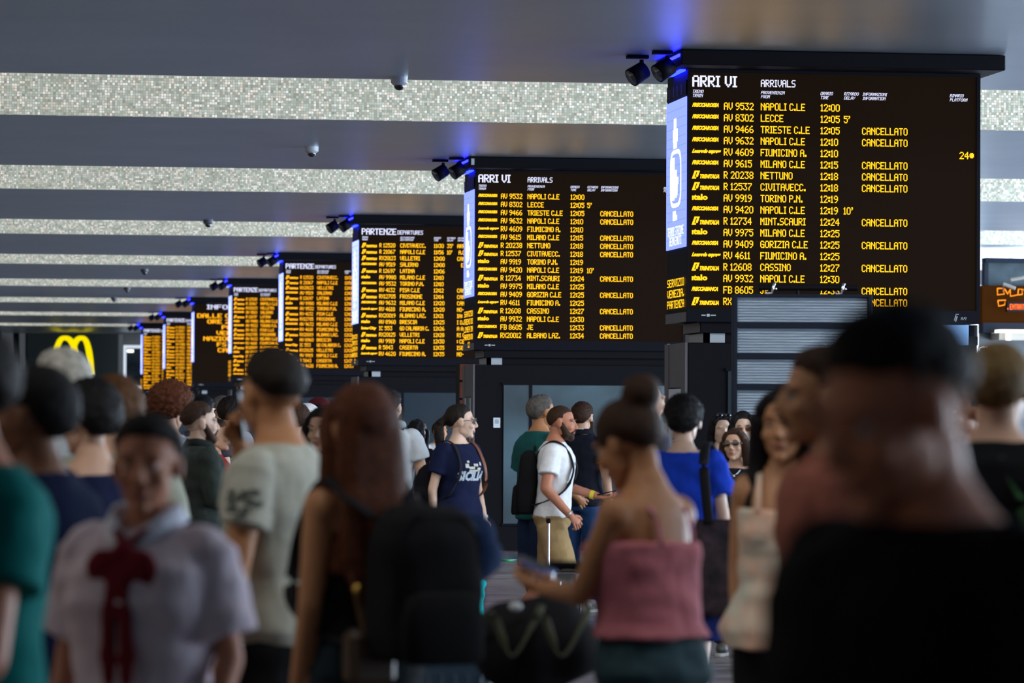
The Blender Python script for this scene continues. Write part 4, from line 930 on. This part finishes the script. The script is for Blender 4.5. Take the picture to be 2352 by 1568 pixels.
# ===== sharp middle-distance people
wm = person((1270, 927), 300, 96, 'bearded man in a white T-shirt and khaki shorts walking right with a backpack and suitcase', 'm', 'red', ('buzz', 'brown'), dict(mat=cl('white', (.80, .82, .86)), hem=.90, sleeve=.62, fit=.016, neck=1.48, flare=0), dict(mat=cl('khaki', (.36, .25, .12)), length=.53, fit=.022, kind='shorts'),
    (.5, .5, .5), {'R': ((.262, -.035, 1.13), (.235, .16, .93)), 'L': ((-.25, .05, 1.14), (-.20, .31, 1.07))}, wide=1.06, beard=.007, curl={'R': 1.1, 'L': .7}, legs={'R': ((.10, .10, .50), (.11, -.06, .09)), 'L': ((-.10, -.02, .50), (-.10, -.32, .13))}, palmn={'L': (0, .2, 1), 'R': (-.6, 0, -.6)}, fine=.0048, head=(-4, 0, 0), lean=(0, .05))
b = MB()
V, F = font_mesh('COMPANY', .036, bold=.0008); b.add(np.stack([.075-V[:, 0]*.9 if False else V[:, 0]*.9-.085, np.zeros(len(V))+.3, V[:, 1]+1.30], 1)*np.array([-1, 1, 1]), F); drape(wm, b, (0, -1, 0), .003, 'chest_print', mat('grey_print', (.22, .25, .32), .7))
backpack(wm, 'black backpack on the back of the man in the white T-shirt', cl('black', (.010, .010, .012)), cl('black2', (.016, .016, .02)), (.29, .15, .47), 1.17, -.205)
phone(wm, (-.19, .385, 1.095), ((1, 0, 0), (0, .95, .2)), 'black phone in the hand of the man in the white T-shirt', M['black_metal'])
w_ = carried(wm, 'wristband', 'yellow wristband on the man in the white T-shirt', 'wristband'); b = MB(); e_, r_ = Vector((-.25, .05, 1.14)), Vector((-.20, .31, 1.07)); d = (r_-e_).normalized(); b.add(*cyl(r_-d*.045, r_-d*.015, .033, .033, 20)); obj('band', b, mat('yellow_band', (.75, .60, .02), .5), w_)
w_ = carried(wm, 'bracelet', 'thin dark bracelet on the right wrist of the man in the white T-shirt', 'bracelet'); b = MB(); e_, r_ = Vector((.262, -.035, 1.13)), Vector((.235, .16, .93)); d = (r_-e_).normalized(); b.add(*cyl(r_-d*.02, r_-d*.008, .034, .034, 20)); obj('band', b, M['steel'], w_)
def suitcase(px, py_floor_s, label, m_, trim, w=.34, h=.52, d=.24, handle=.45, rz=0, name='suitcase', hx=0):
    px_, s_ = py_floor_s; p = atS(px, 1000, s_); t = thing(name, label, 'suitcase', (p.x, p.y, 0), rz)
    R_ = [sring(0, 0, .05+u*h, w/2*a, d/2*a, 5, 32) for u, a in ((0, .86), (.02, .95), (.05, 1), (.95, 1), (.985, .95), (1, .84))]; b = MB(); b.add(*rings_to_mesh(R_)); sh = obj('shell', b, m_, t, True)
    for i in range(5):
        x = -w*.32+w*.16*i; b = MB(); b.add(*bbox(x-.008, x+.008, -d/2-.006, -d/2+.02, .12, .05+h*.88, .003)); obj('rib', b, m_, sh)
    b = MB(); b.add(*tube([(x, y, z) for x, y, z in [(-w/2*.98, 0, .1), (-w/2*1.005, 0, .05+h*.8), (-w/2*.85, 0, .05+h*.985), (w/2*.85, 0, .05+h*.985), (w/2*1.005, 0, .05+h*.8), (w/2*.98, 0, .1)]], .007, 8)); obj('edge_trim', b, trim, t, True)
    for q in (1, -1):
        b = MB(); b.add(*cyl((q*.085, d*.3, .05+h), (q*.085, d*.3, .05+h+handle), .008, .008, 10)); obj('handle_rod', b, M['steel'], t)
    b = MB(); b.add(*bbox(-.10, .10, d*.3-.018, d*.3+.018, .05+h+handle-.01, .05+h+handle+.025, .008)); obj('grip', b, M['black_metal'], t)
    b = MB(); b.add(*tube(smooth_path([(-.07, 0, .05+h), (-.06, 0, .05+h+.02), (.06, 0, .05+h+.02), (.07, 0, .05+h)], 3), .009, 8)); obj('carry_handle', b, M['black_metal'], t)
    for qx in (1, -1):
        for qy in (1, -1): b = MB(); b.add(*cyl((qx*w*.38-.012, qy*d*.3, .028), (qx*w*.38+.012, qy*d*.3, .028), .027, .027, 14)); b.add(*box(qx*w*.38-.016, qx*w*.38+.016, qy*d*.3-.008, qy*d*.3+.008, .03, .07)); obj('wheel', b, M['black_metal'], t)
    return t
suitcase(1288, (0, 306), 'small black hard-shell suitcase pulled by the man in the white T-shirt', mat('black_shell', (.016, .018, .022), .3, coat=.4), M['steel'], .34, .50, .30, .36, math.radians(82))
sw_ = person((1055, 925), 305, 136, 'woman in a navy SICILIA T-shirt and patterned shorts, in glasses, facing right', 'f', 'fair', ('ponytail', 'dark'), dict(mat=cl('navy', (.008, .012, .045)), hem=.87, sleeve=.60, fit=.024, neck=1.46, flare=.01), dict(kind='shorts', mat=None or mat('patterned_cloth', (.02, .03, .22), .8, var=(26, .2, (.55, .08, .03))), length=.55, fit=.03),
    (.5, .5, .5), {'R': ((.225, -.045, 1.13), (.235, -.02, .88)), 'L': ((-.20, -.01, 1.14), (-.20, .07, .90))}, glasses='round', fine=.0048, curl=.5, lips=LIP, head=(0, -52, 0))
b = MB()
V, F = font_mesh('SICILIA', .078, bold=.004); xw = max(V[:, 0]); b.add(np.stack([-(V[:, 0]-xw/2)*.25/xw, np.zeros(len(V))+.3, V[:, 1]*1.15+1.195], 1), F); drape(sw_, b, (0, -1, 0), .003, 'chest_print', mat('pale_print', (.50, .58, .66), .7))
b = MB()
for i, (x, z, w, h) in enumerate([(-.05, 1.275, .035, .022), (.02, 1.285, .05, .018), (.06, 1.30, .03, .03), (-.02, 1.305, .04, .02), (-.07, 1.315, .02, .025), (.0, 1.265, .09, .012), (.045, 1.33, .02, .015)]):
    rect(b, .3, x-w/2, x+w/2, z-h/2, z+h/2, 3, 2)
drape(sw_, b, (0, -1, 0), .004, 'emblem_print', mat('cream_gold_print', (.60, .52, .30), .7, var=(60, .3, (.7, .75, .8))))
w_ = carried(sw_, 'wristwatch', 'white wristwatch on the woman in the navy SICILIA T-shirt', 'watch'); b = MB(); e_, r_ = Vector((-.20, -.01, 1.14)), Vector((-.20, .07, .90)); d = (r_-e_).normalized(); b.add(*cyl(r_-d*.03, r_-d*.01, .029, .029, 20)); obj('strap', b, M['cam_white'], w_); b = MB(); b.add(*cyl(r_-d*.02+Vector((.028, 0, 0)), r_-d*.02+Vector((.036, 0, 0)), .018, .018, 18)); obj('watch_face', b, M['poster'], w_)
backpack(sw_, 'black backpack with a brown strap on the woman in the navy SICILIA T-shirt', cl('blackbag', (.008, .008, .012)), cl('black2', (.016, .016, .02)), (.36, .20, .50), 1.06, -.24, trim2=mat('brown_leather', (.18, .055, .02), .5), sw=.015)

person((1243, 905), 292, 60, 'man in a teal T-shirt and navy shorts behind the white T-shirt man', 'm', 'tan', ('short', 'grey'), dict(mat=cl('teal', (.012, .085, .085)), hem=.84, sleeve=.72, fit=.034, neck=1.485, flare=.02), dict(kind='shorts', mat=cl('navyshort', (.012, .022, .06)), length=.44, fit=.03), (.1, .1, .1),
    {'L': ((-.27, .0, 1.12), (-.16, .16, 1.06)), 'R': ((.26, .02, 1.12), (.2, .2, 1.0))}, wide=1.12, beard=None)
pb = person((1338, 921), 262, 25, 'man in a black polo shirt and jeans right of the white T-shirt man', 'm', 'light', ('short', 'brown'), dict(mat=cl('blackpolo', (.010, .012, .022)), hem=.88, sleeve=.62, fit=.016, neck=1.485, collar=cl('blackpolo', (.010, .012, .022))), dict(mat=cl('jeans', (.016, .05, .14)), length=.1), (.3, .3, .3),
    {'L': ((-.25, -.04, 1.13), (-.25, .05, .88))}, beard=.005)
for sd, q in (('L', -1), ('R', 1)):
    E = Vector(pb['A'][sd][0]); S_ = Vector((q*.178, -.012, 1.405)); e_ = S_.lerp(E, .62); dd = (E-S_).normalized(); b = MB(); b.add(*cyl(e_-dd*.012, e_-dd*.004, .0755, .0758, 24)); child(pb, 'sleeve_trim', b, mat('orange_trim%s' % sd, (.75, .2, .08), .6))
b = MB(); b.add(*cyl((0, -.008, 1.512), (0, -.007, 1.517), .080, .079, 24)); child(pb, 'collar_trim', b, M['poster'])
pw = person((893, 892), 292, 12, 'man in a pale T-shirt with a grey hood seen from behind, beside the long-haired woman', 'm', 'light', ('short', 'dark'), dict(mat=cl('palegrey', (.55, .60, .66)), hem=.86, sleeve=.60, fit=.022, neck=1.48), dict(mat=cl('darktr', (.02, .02, .03)), length=.1), (.3, .3, .3),
    {'R': ((.25, .0, 1.14), (.30, .17, 1.0)), 'L': ((-.24, .0, 1.13), (-.2, .16, .95))}, wide=1.05, head=(0, 10, 0))
b = MB(); b.add(*tube(smooth_path([(-.09, .03, 1.49), (-.10, -.06, 1.50), (0, -.12, 1.49), (.10, -.06, 1.50), (.09, .03, 1.49)], 6), .032, 12)); child(pw, 'hood', b, cl('grey_hood', (.30, .33, .35)))
backpack(pw, 'grey sling bag on the man with the grey hood', cl('greybag', (.20, .24, .30)), cl('greystrap', (.05, .06, .07)), (.16, .10, .34), 1.15, -.18, xo=.05, single=1)
person((958, 963), 235, 20, 'person with long curly black hair and black top behind the backpack', 'f', 'fair', ('longwavy', 'black', .22), dict(mat=cl('black', (.01, .01, .012)), hem=.95, sleeve=.2, fit=.012, neck=1.44), dict(mat=cl('darktr', (.02, .02, .03)), length=.1), (.05, .05, .05), {'R': ((.22, .0, 1.16), (.14, .2, 1.12))})
person((1010, 966), 190, 150, 'small distant man in a white shirt beside the kiosk glass', 'm', 'tan', ('short', 'dark'), dict(mat=cl('white2', (.60, .62, .66)), sleeve=.6), dict(mat=cl('darktr', (.02, .02, .03)), length=.1), (.05, .05, .05))
ub = person((459, 923), 358, 68, 'bearded man with undercut hair in a dark olive jacket facing right', 'm', 'fair', ('fade', 'brown'), dict(kind='long', mat=cl('olive', (.035, .045, .040)), hem=.84, sleeve=1.85, fit=.022, neck=1.49, collar=cl('olivec', (.02, .025, .025)), fold=.012), dict(mat=cl('darktr', (.02, .02, .03)), length=.1), (.05, .05, .05),
    {'R': ((.25, .0, 1.15), (.06, .20, 1.13)), 'L': ((-.24, .03, 1.15), (-.04, .22, 1.15))}, beard=.006, fine=.0048, head=(3, 6, 0), wide=1.04)
sg = person((1690, 983), 322, 186, 'woman in dark sunglasses and a black T-shirt with rainbow letters facing the camera', 'f', 'light', ('bob', 'brown'), dict(mat=cl('blacktee', (.010, .010, .014)), hem=.88, sleeve=.6, fit=.016, neck=1.45), dict(mat=cl('darktr', (.02, .02, .03)), length=.1), (.05, .05, .05),
    {'R': ((.21, .04, 1.14), (.06, .20, 1.12)), 'L': ((-.21, .04, 1.14), (-.02, .22, 1.10))}, glasses='sun', lips=LIPR, fine=.0048, head=(8, 10, 4))
for i, (ch_, c_c) in enumerate(zip('nipes', [(.8, .05, .35), (.8, .45, .02), (.1, .6, .1), (.05, .5, .6), (.1, .2, .8)])):
    V, F = font_mesh(ch_, .052, bold=.002); b = MB(); b.add(np.stack([.03-(V[:, 0]+i*.027), np.zeros(len(V))+.3, V[:, 1]+1.245], 1), F); drape(sg, b, (0, -1, 0), .003, 'letter', mat('print_'+ch_, c_c, .6))
b = MB(); b.add(*tube(smooth_path([(-.06, .0, 1.49), (-.045, .08, 1.44), (0, .125, 1.40), (.045, .08, 1.44), (.06, .0, 1.49)], 5), .0018, 6)); b.add(*ell((0, .13, 1.392), (.008, .004, .009))); child(sg, 'necklace', b, M['chrome'])
person((1706, 944), 296, 176, 'woman in round tinted sunglasses and a cream top behind the rainbow-letter woman', 'f', 'fair', ('long', 'black', .25), dict(mat=cl('cream', (.72, .66, .42)), sleeve=.6, fit=.016, neck=1.44), dict(mat=cl('darktr', (.02, .02, .03)), length=.1), (.05, .05, .05), glasses='gold', lips=LIPR)
gp = person((1656, 948), 280, 165, 'dark-haired woman with glasses pushed up on her head, left of the cream-top woman', 'f', 'fair', ('long', 'black', .25), dict(mat=mat('black_white_print_cloth', (.02, .02, .03), .8, var=(22, .2, (.6, .65, .7))), sleeve=.7, fit=.02, neck=1.46), dict(mat=cl('darktr', (.02, .02, .03)), length=.1), (.05, .05, .05))
b = MB()
for q in (1, -1): b.add(*ell((q*.034, .075, .115), (.028, .012, .018), None, 16, 10))
b.add(*tube([(-.08, -.01, .07), (-.062, .07, .112), (.062, .07, .112), (.08, -.01, .07)], .003, 6)); V, F = b.data(); t = MB(); t.add(mulM(V, gp['HM']), F); obj('sunglasses', t, GLASS, gp['root'], True)
# distant heads
def simple(px, s, face, label, sex='m', sk='light', hair=('short', 'dark'), col=(.05, .05, .06), sleeve=.6, **k):
    return person(px, s, face, label, sex, sk, hair, dict(mat=cl('c%.3f%.3f%.3f' % col, col), sleeve=sleeve), dict(mat=cl('darktr', (.02, .02, .03)), length=.1), (.05, .05, .05), **k)
simple((392, 893), 345, 25, 'person with big curly dark red hair and a white-blue patterned shirt', 'f', 'light', ('curly', 'auburn'), (.5, .52, .6))
simple((468, 907), 262, 30, 'dark-haired man just right of the curly red hair', 'm', 'fair', ('short', 'black'), (.05, .05, .07))
simple((512, 904), 250, 60, 'bald man in the distance between the undercut man and the phoning man', 'm', 'light', ('bald', 'grey'), (.4, .4, .42))
simple((531, 912), 255, 40, 'person with messy dark hair beside the bald man', 'm', 'light', ('thick', 'dark'), (.3, .3, .32))
simple((497, 960), 300, 100, 'person in a red and white striped top behind the undercut man', 'f', 'light', ('short', 'dark'), (.4, .03, .03))
hb_ = simple((684, 924), 300, 15, 'person with a small brown hair bun right of the phoning man', 'f', 'light', ('short', 'brown'), (.35, .3, .22))
cp = simple((706, 926), 275, 60, 'person in a white baseball cap right of the brown bun', 'm', 'light', ('short', 'dark'), (.05, .06, .1))
def capchild(info, m_):
    b = MB(); b.add(*hair_cap(hairline(.25, .15, .0), .018, 0, 6)); b.add(*rings_to_mesh([[(x*1.0, .10+y, z+.055) for x, y, _ in sring(0, 0, 0, .062, .06, 2.2, 20)] for z in (0, .008)])); V, F = b.data(); t = MB(); t.add(mulM(V, info['HM']), F); obj('cap', t, m_, info['root'], True)
capchild(cp, cl('whitecap', (.75, .76, .78)))
cp2 = simple((734, 912), 235, 100, 'person in a dark red cap behind the white cap', 'm', 'tan', ('short', 'dark'), (.04, .04, .1)); capchild(cp2, cl('redcap', (.10, .015, .02)))
ew = person((742, 934), 400, 200, 'dark-haired woman in pale blue jeans, half hidden by the long auburn hair', 'f', 'light', ('longback', 'black', .2), dict(mat=cl('black', (.01, .01, .012)), sleeve=.3, neck=1.44), dict(mat=cl('paleblue', (.28, .38, .45)), length=.1, fit=.04), (.5, .5, .5))
simple((1484, 868), 345, 60, 'balding man with glasses on his forehead behind the hair bun', 'm', 'light', ('bald', 'dark'), (.05, .05, .07))
simple((2217, 880), 470, 230, 'brown-skinned person in shadow left of the fair-haired man', 'm', 'brown', ('short', 'dark'), (.02, .02, .02))
simple((226, 845), 640, 300, 'dark-haired person with a bare neck behind the navy shirt man', 'm', 'olive', ('thick', 'black'), (.3, .3, .28)) if False else None

# ===== blurred nearer people
person((262, 866), 600, 330, 'brown-haired person in a pale grey-olive shirt at the left', 'm', 'light', ('thick', 'ginger'), dict(mat=cl('greyolive', (.30, .31, .25)), hem=.85, sleeve=.7, fit=.03), dict(mat=cl('darktr', (.02, .02, .03)), length=.1), (.05, .05, .05), wide=1.0)
person((207, 874), 640, 320, 'black-haired person with a bare nape behind the navy shirt man', 'f', 'light', ('thick', 'black'), dict(mat=cl('navy', (.008, .012, .045)), sleeve=.6, neck=1.43), dict(mat=cl('darktr', (.02, .02, .03)), length=.1), (.05, .05, .05))
person((140, 797), 590, 300, 'white-haired person in front of the yellow arches', 'm', 'light', ('short', 'white'), dict(mat=cl('palegrey', (.55, .60, .66)), sleeve=.6), dict(mat=cl('darktr', (.02, .02, .03)), length=.1), (.05, .05, .05))
nm = person((76, 836), 880, 292, 'dark-haired man with an earring in a navy T-shirt at the left', 'm', 'brown', ('short', 'black'), dict(mat=cl('navyblue', (.005, .012, .045)), hem=.84, sleeve=.75, fit=.035, neck=1.485), dict(mat=cl('darkjeans', (.006, .008, .014)), length=.1), (.05, .05, .05),
    {'R': ((.27, .0, 1.12), (.12, .22, 1.17)), 'L': ((-.26, .02, 1.12), (-.12, .22, 1.06))}, wide=1.12, head=(4, 0, 0))
b = MB(); b.add(*ell((.084, .0, -.045), (.010, .010, .014))); V, F = b.data(); t = MB(); t.add(mulM(V, nm['HM']), F); obj('earring', t, M['chrome'], nm['root'], True)
person((-80, 742), 1080, 250, 'tall man in a green-teal T-shirt with folded arms at the left edge', 'm', 'red', ('short', 'dark'), dict(mat=cl('tealgreen', (.0, .15, .14)), hem=.84, sleeve=.55, fit=.03), dict(mat=cl('jeans', (.016, .05, .14)), length=.1), (.05, .05, .05),
    {'L': ((-.27, .05, 1.10), (.02, .20, 1.13)), 'R': ((.26, .05, 1.10), (.0, .22, 1.16))}, wide=1.12)
ph = person((605, 800), 715, 322, 'man in a pale grey T-shirt seen from behind holding a phone to his face', 'm', 'tan', ('fade', 'dark'), dict(mat=cl('greige', (.42, .42, .36)), hem=.86, sleeve=.60, fit=.013, neck=1.475, flare=0, fold=.010), dict(mat=cl('blackpant', (.008, .008, .010)), length=.1), (.05, .05, .05),
    {'L': ((-.24, -.03, 1.13), (-.25, .0, .87)), 'R': ((.22, .22, 1.25), (.10, .22, 1.50))}, wide=1.10, palmn={'R': (-1, 0, 0)}, curl={'R': 1.0, 'L': .6}, head=(0, 10, 0)) if False else None
ph = person((645, 800), 715, 294, 'man in a pale grey T-shirt seen from behind holding a phone to his face', 'm', 'tan', ('fade', 'dark'), dict(mat=cl('greige', (.42, .42, .36)), hem=.86, sleeve=.60, fit=.013, neck=1.475, flare=0, fold=.010), dict(mat=cl('blackpant', (.008, .008, .010)), length=.1), (.05, .05, .05),
    {'L': ((-.25, .02, 1.12), (-.24, .06, .87)), 'R': ((.16, .14, 1.20), (.10, .16, 1.465))}, wide=1.08, palmn={'R': (-.5, -1, 0)}, curl={'R': 1.1, 'L': .6}, lean=(.0, .03), head=(0, 34, 0))
phone(ph, (.075, .14, 1.56), ((1, .3, 0), (0, .1, 1)), 'black phone held up by the man in the pale grey T-shirt', M['black_metal'])
b = MB()
for i in range(14):
    a = 2*PI*i/14; rr = .020+.012*(i % 3); x, z = .0+rr*math.cos(a)*1.2, 1.30+rr*math.sin(a); rect(b, 0, x-.012, x+.012, z-.009, z+.009)
V, F = b.data(); b = MB(); b.add(np.stack([np.full(len(V), -.5), V[:, 0]+.0, V[:, 2]], 1), F); drape(ph, b, (1, 0, 0), .003, 'sleeve_print', mat('dark_print', (.06, .07, .06), .8))
lw = person((830, 878), 790, 332, 'woman with very long auburn hair and a bare shoulder seen from behind', 'f', 'tan', ('longback', 'auburn', .34), dict(kind='cami', mat=cl('blackcami', (.008, .008, .01)), hem=.90, fit=.010, neck=1.24, flare=0), dict(mat=cl('darkdenim', (.012, .022, .028)), length=.1), (.05, .05, .05),
    {'L': ((-.18, -.03, 1.12), (-.19, .03, .87)), 'R': ((.2, .0, 1.14), (.18, .14, .95))}, curl=.5, wide=.9)
bp = backpack(lw, 'very large black backpack on the woman with long auburn hair', cl('black', (.010, .010, .012)), cl('black2', (.016, .016, .02)), (.32, .25, .44), 1.19, -.25, xo=.07)
b = MB(); b.add(*tube(smooth_path([(-.10, -.09, 1.44), (-.095, -.115, 1.3), (-.07, -.12, 1.15), (-.05, -.13, 1.05)], 5), .014, 8, .4)); b2 = carried(lw, 'shoulder_bag', 'small brown shoulder bag with gold buckle on the long-haired woman', 'bag'); o_ = obj('strap', b, mat('tan_leather', (.16, .08, .03), .5), b2, True)
b = MB(); b.add(*bbox(-.13, .02, -.20, -.12, .90, 1.06, .02)); obj('bag_body', b, mat('brown_leather_bag', (.05, .028, .014), .5), b2); b = MB(); b.add(*lathe((-.075, -.125, 1.17), [(.010, -.015), (.016, 0), (.010, .015)], 12)); obj('buckle', b, mat('gold', (.8, .5, .12), .3, metal=1), b2, True)
pk = person((1498, 905), 770, 308, 'woman in a pink camisole and denim shorts looking down at her phone', 'f', 'tan', ('bun', 'brown'), dict(kind='cami', mat=cl('pink', (.52, .17, .20)), hem=1.03, fit=.026, neck=1.32, flare=.03, fold=.010), dict(kind='shorts', mat=cl('denim', (.035, .07, .085), amt=.2), length=.70, fit=.016, waist=1.06), (.05, .05, .05),
    {'L': ((-.20, .10, 1.16), (-.10, .33, 1.17)), 'R': ((.17, .12, 1.16), (.03, .34, 1.16))}, wide=1.10, head=(-20, 0, 0), curl=.8, palmn={'L': (.3, 0, 1), 'R': (-.3, 0, 1)}, lean=(0, .05))
phone(pk, (-.035, .42, 1.24), ((1, 0, 0), (0, .95, .3)), 'blue phone in the hands of the woman in the pink camisole', mat('blue_case', (.06, .14, .50), .4))
bs = person((1570, 908), 430, 5, 'dark-haired woman in a royal blue shirt and navy shorts seen from behind', 'f', 'fair', ('thick', 'black'), dict(mat=cl('royal', (.010, .05, .52)), hem=.86, sleeve=.62, fit=.035, neck=1.47, fold=.012, flare=.02), dict(kind='shorts', mat=cl('navyshorts', (.008, .016, .10)), length=.45, fit=.05), (.3, .3, .3), wide=1.0)
b3 = carried(bs, 'tote_bag', 'dark floral tote bag hanging from the shoulder of the royal blue shirt woman', 'bag'); b = MB(); R_ = [sring(.22, -.13, z, a, c, 3, 24) for z, a, c in ((.62, .13, .07), (.66, .17, .09), (.95, .17, .08), (1.12, .14, .05))]
b.add(*rings_to_mesh(R_)); obj('bag_body', b, mat('dark_floral_cloth', (.010, .009, .016), .8, var=(14, .2, (.06, .035, .05))), b3, True)
b = MB(); b.add(*tube(smooth_path([(.15, -.185, 1.1), (.13, -.190, 1.30), (.12, -.15, 1.43), (.13, -.03, 1.515), (.17, .12, 1.40), (.27, .02, 1.12)], 5), .026, 8, .3)); obj('strap', b, cl('black2', (.016, .016, .02)), b3, True)
wt = person((1803, 888), 655, 183, 'dark-haired woman in a white floral top facing the camera', 'f', 'olive', ('long', 'black', .26), dict(kind='cami', mat=mat('white_floral_cloth', (.70, .68, .56), .8, var=(9, .12, (.72, .42, .30))), hem=.86, fit=.032, neck=1.34, flare=.05, fold=.012), dict(mat=cl('blackpant', (.008, .008, .010)), length=.1), (.05, .05, .05),
    {'R': ((.165, -.07, 1.13), (.165, -.04, .88)), 'L': ((-.165, -.05, 1.13), (-.165, .0, .88))}, wide=.88, head=(2, 8, 0), brow=True)
ms = person((1938, 790), 830, 262, 'man with a moustache in a salmon T-shirt in left profile', 'm', 'olive', ('short', 'brown'), dict(mat=cl('salmon', (.34, .12, .085)), hem=.84, sleeve=.7, fit=.03, neck=1.48), dict(mat=cl('darktr', (.02, .02, .03)), length=.1), (.05, .05, .05), beard=0, wide=1.0, lean=(0, .05))
bk = person((2292, 786), 760, 8, 'fair-haired man in a black T-shirt seen from behind at the right edge', 'm', 'light', ('short', 'blond'), dict(mat=cl('blacktee2', (.006, .007, .010)), hem=.84, sleeve=.7, fit=.03, neck=1.485), dict(mat=cl('darktr', (.02, .02, .03)), length=.1), (.05, .05, .05), wide=1.15)
b4 = carried(bk, 'sling_strap', 'green bag strap across the back of the fair-haired man', 'strap'); b = MB(); b.add(*tube(smooth_path([(.04, -.115, 1.44), (.09, -.150, 1.33), (.14, -.165, 1.2), (.18, -.15, 1.0)], 5), .03, 8, .3)); obj('strap', b, cl('green', (.03, .09, .035)), b4, True)
ws = person((338, 946), 935, 205, 'woman in a white shirt with a dark red neck scarf in the left foreground', 'f', 'red', ('short', 'black'), dict(kind='shirt', mat=cl('shirtwhite', (.68, .58, .66)), hem=.93, sleeve=.80, fit=.034, neck=1.465, fold=.014, collar=cl('shirtwhite2', (.75, .78, .90))), dict(mat=cl('blackpant', (.008, .008, .010)), length=.1, waist=1.03), (.05, .05, .05),
    {'L': ((-.23, -.02, 1.13), (-.21, .10, .92)), 'R': ((.23, -.02, 1.13), (.22, .10, .92))}, wide=1.10, head=(0, -14, 0))
red = cl('darkred', (.16, .012, .020)); b = MB()
b.add(*tube(smooth_path([(-.045, .085, 1.465), (0, .125, 1.43), (.045, .085, 1.465)], 5), .016, 10, .6)); b.add(*ell((0, .145, 1.41), (.026, .022, .024)))
for q in (1, -1): b.add(*ell((q*.052, .150, 1.370), (.050, .022, .046), Matrix.Rotation(.7*q, 3, 'Y'), 16, 10)); b.add(*ell((q*.08, .135, 1.33), (.032, .018, .050), Matrix.Rotation(-.3*q, 3, 'Y'), 16, 10)); b.add(*tube(smooth_path([(q*.005, .155, 1.40), (q*.018, .175, 1.30), (q*.026, .172, 1.17), (q*.022, .165, 1.06)], 4), [.016, .018, .02, .022, .024, .025, .026, .026, .026, .026, .024, .022, .018], 8, .35))
V, F = remesh(b, .010, 1).data(); b = MB(); b.add(V, F); sc_ = child(ws, 'neck_scarf', b, red)
nb = person((2130, 692), 1680, 230, 'nearest man with black hair and shaved sides in a black T-shirt, out of focus', 'm', 'red', ('fade', 'black'), dict(mat=cl('blackblack', (.004, .004, .005)), hem=.84, sleeve=.7, fit=.03, neck=1.475), dict(mat=cl('blackpant', (.008, .008, .010)), length=.1), (.05, .05, .05), wide=1.15, head=(-17, 0, 0), lean=(0, .02))
# ===== bags and cases between people
suitcase(1046, (0, 620), 'large dark blue suitcase behind the big black backpack', mat('blue_shell', (.02, .045, .08), .35), M['bezel'], .30, .78, .28, .12, math.radians(-8))
tb = atS(1225, 1470, 700); t = thing('duffel_bag', 'bulky black duffel bag with olive straps lying on a trolley case', 'bag', (tb.x, tb.y, 0), math.radians(-6))
b = MB(); R_ = []
for u in [i/10 for i in range(11)]:
    a = math.sin(PI*(.06+.88*u))**.45; x = -.20+.40*u; R_.append([(x, .14*a*math.cos(q), .93+.17*a*math.sin(q)) for q in [2*PI*j/24 for j in range(24)]])
b.add(*rings_to_mesh(R_)); rr = remesh(b, .012, 2, .5, lambda V, N: nz(V, 7, .03, N, 9)); obj('bag_body', rr, cl('black', (.010, .010, .012)), t, True)
for q in (-.08, .08): b = MB(); b.add(*tube(smooth_path([(q-.10, -.12, .98), (q-.06, -.155, 1.04), (q, -.16, .90), (q+.07, -.15, 1.0), (q+.1, -.1, 1.06)], 5), .014, 8, .4)); obj('strap', b, mat('olive_strap%.2f' % q, (.05, .055, .03), .7), t, True)
b = MB(); b.add(*ell((-.065, -.14, 1.06), (.022, .012, .016))); obj('tag', b, M['cam_white'], t, True)
suitcase(1330, (0, 690), 'trolley suitcase with a grey telescopic handle under the duffel bag', mat('grey_black_shell', (.02, .02, .022), .5), M['bezel'], .40, .70, .26, .42, math.radians(-6))
yb = atS(511, 1205, 345); t = thing('yellow_bag', 'bright yellow bag held in front of the undercut man', 'bag', (yb.x, yb.y, yb.z), 0); b = MB(); b.add(*ell((0, 0, 0), (.095, .07, .065), None, 24, 16)); rr = remesh(b, .009, 1, .5, lambda V, N: nz(V, 14, .03, N, 2)); obj('bag_body', rr, cl('yellow', (.78, .50, .01)), t, True)
b = MB(); b.add(*tube([(-.01, -.082, -.05), (.03, -.085, .0), (.10, -.06, .05)], .006, 6)); obj('strap', b, M['ink'], t, True)
cbp = atS(1090, 1400, 312); t = thing('shopping_bag', 'turquoise plastic bag hanging from the hand of the woman in the navy T-shirt', 'bag', (cbp.x, cbp.y, 0)); b = MB(); R_ = [sring(0, 0, z, a, .05, 2.5, 24) for z, a in ((.06, .05), (.10, .09), (.35, .075), (.46, .08), (.52, .05), (.56, .02))]; b.add(*rings_to_mesh(R_)); rr = remesh(b, .009, 1, .5, lambda V, N: nz(V, 18, .02, N, 4)); obj('bag_body', rr, cl('turq', (.01, .50, .54)), t, True)
b = MB(); b.add(*tube(smooth_path([(-.03, 0, .54), (-.01, 0, .72), (.0, .0, .90), (.01, 0, .72), (.03, 0, .54)], 4), .008, 8)); obj('handle', b, C_['turq'], t, True)
nv = atS(1058, 1228, 735); t = thing('jacket_bundle', 'navy jacket bundle strapped behind the big black backpack', 'jacket', (nv.x, nv.y, nv.z), 0); b = MB(); b.add(*ell((0, 0, 0), (.085, .10, .085), None, 24, 16)); b.add(*ell((.05, 0, -.09), (.07, .07, .08))); rr = remesh(b, .010, 1, .5, lambda V, N: nz(V, 9, .05, N, 8)); obj('jacket', rr, cl('navyjacket', (.008, .022, .07)), t, True)
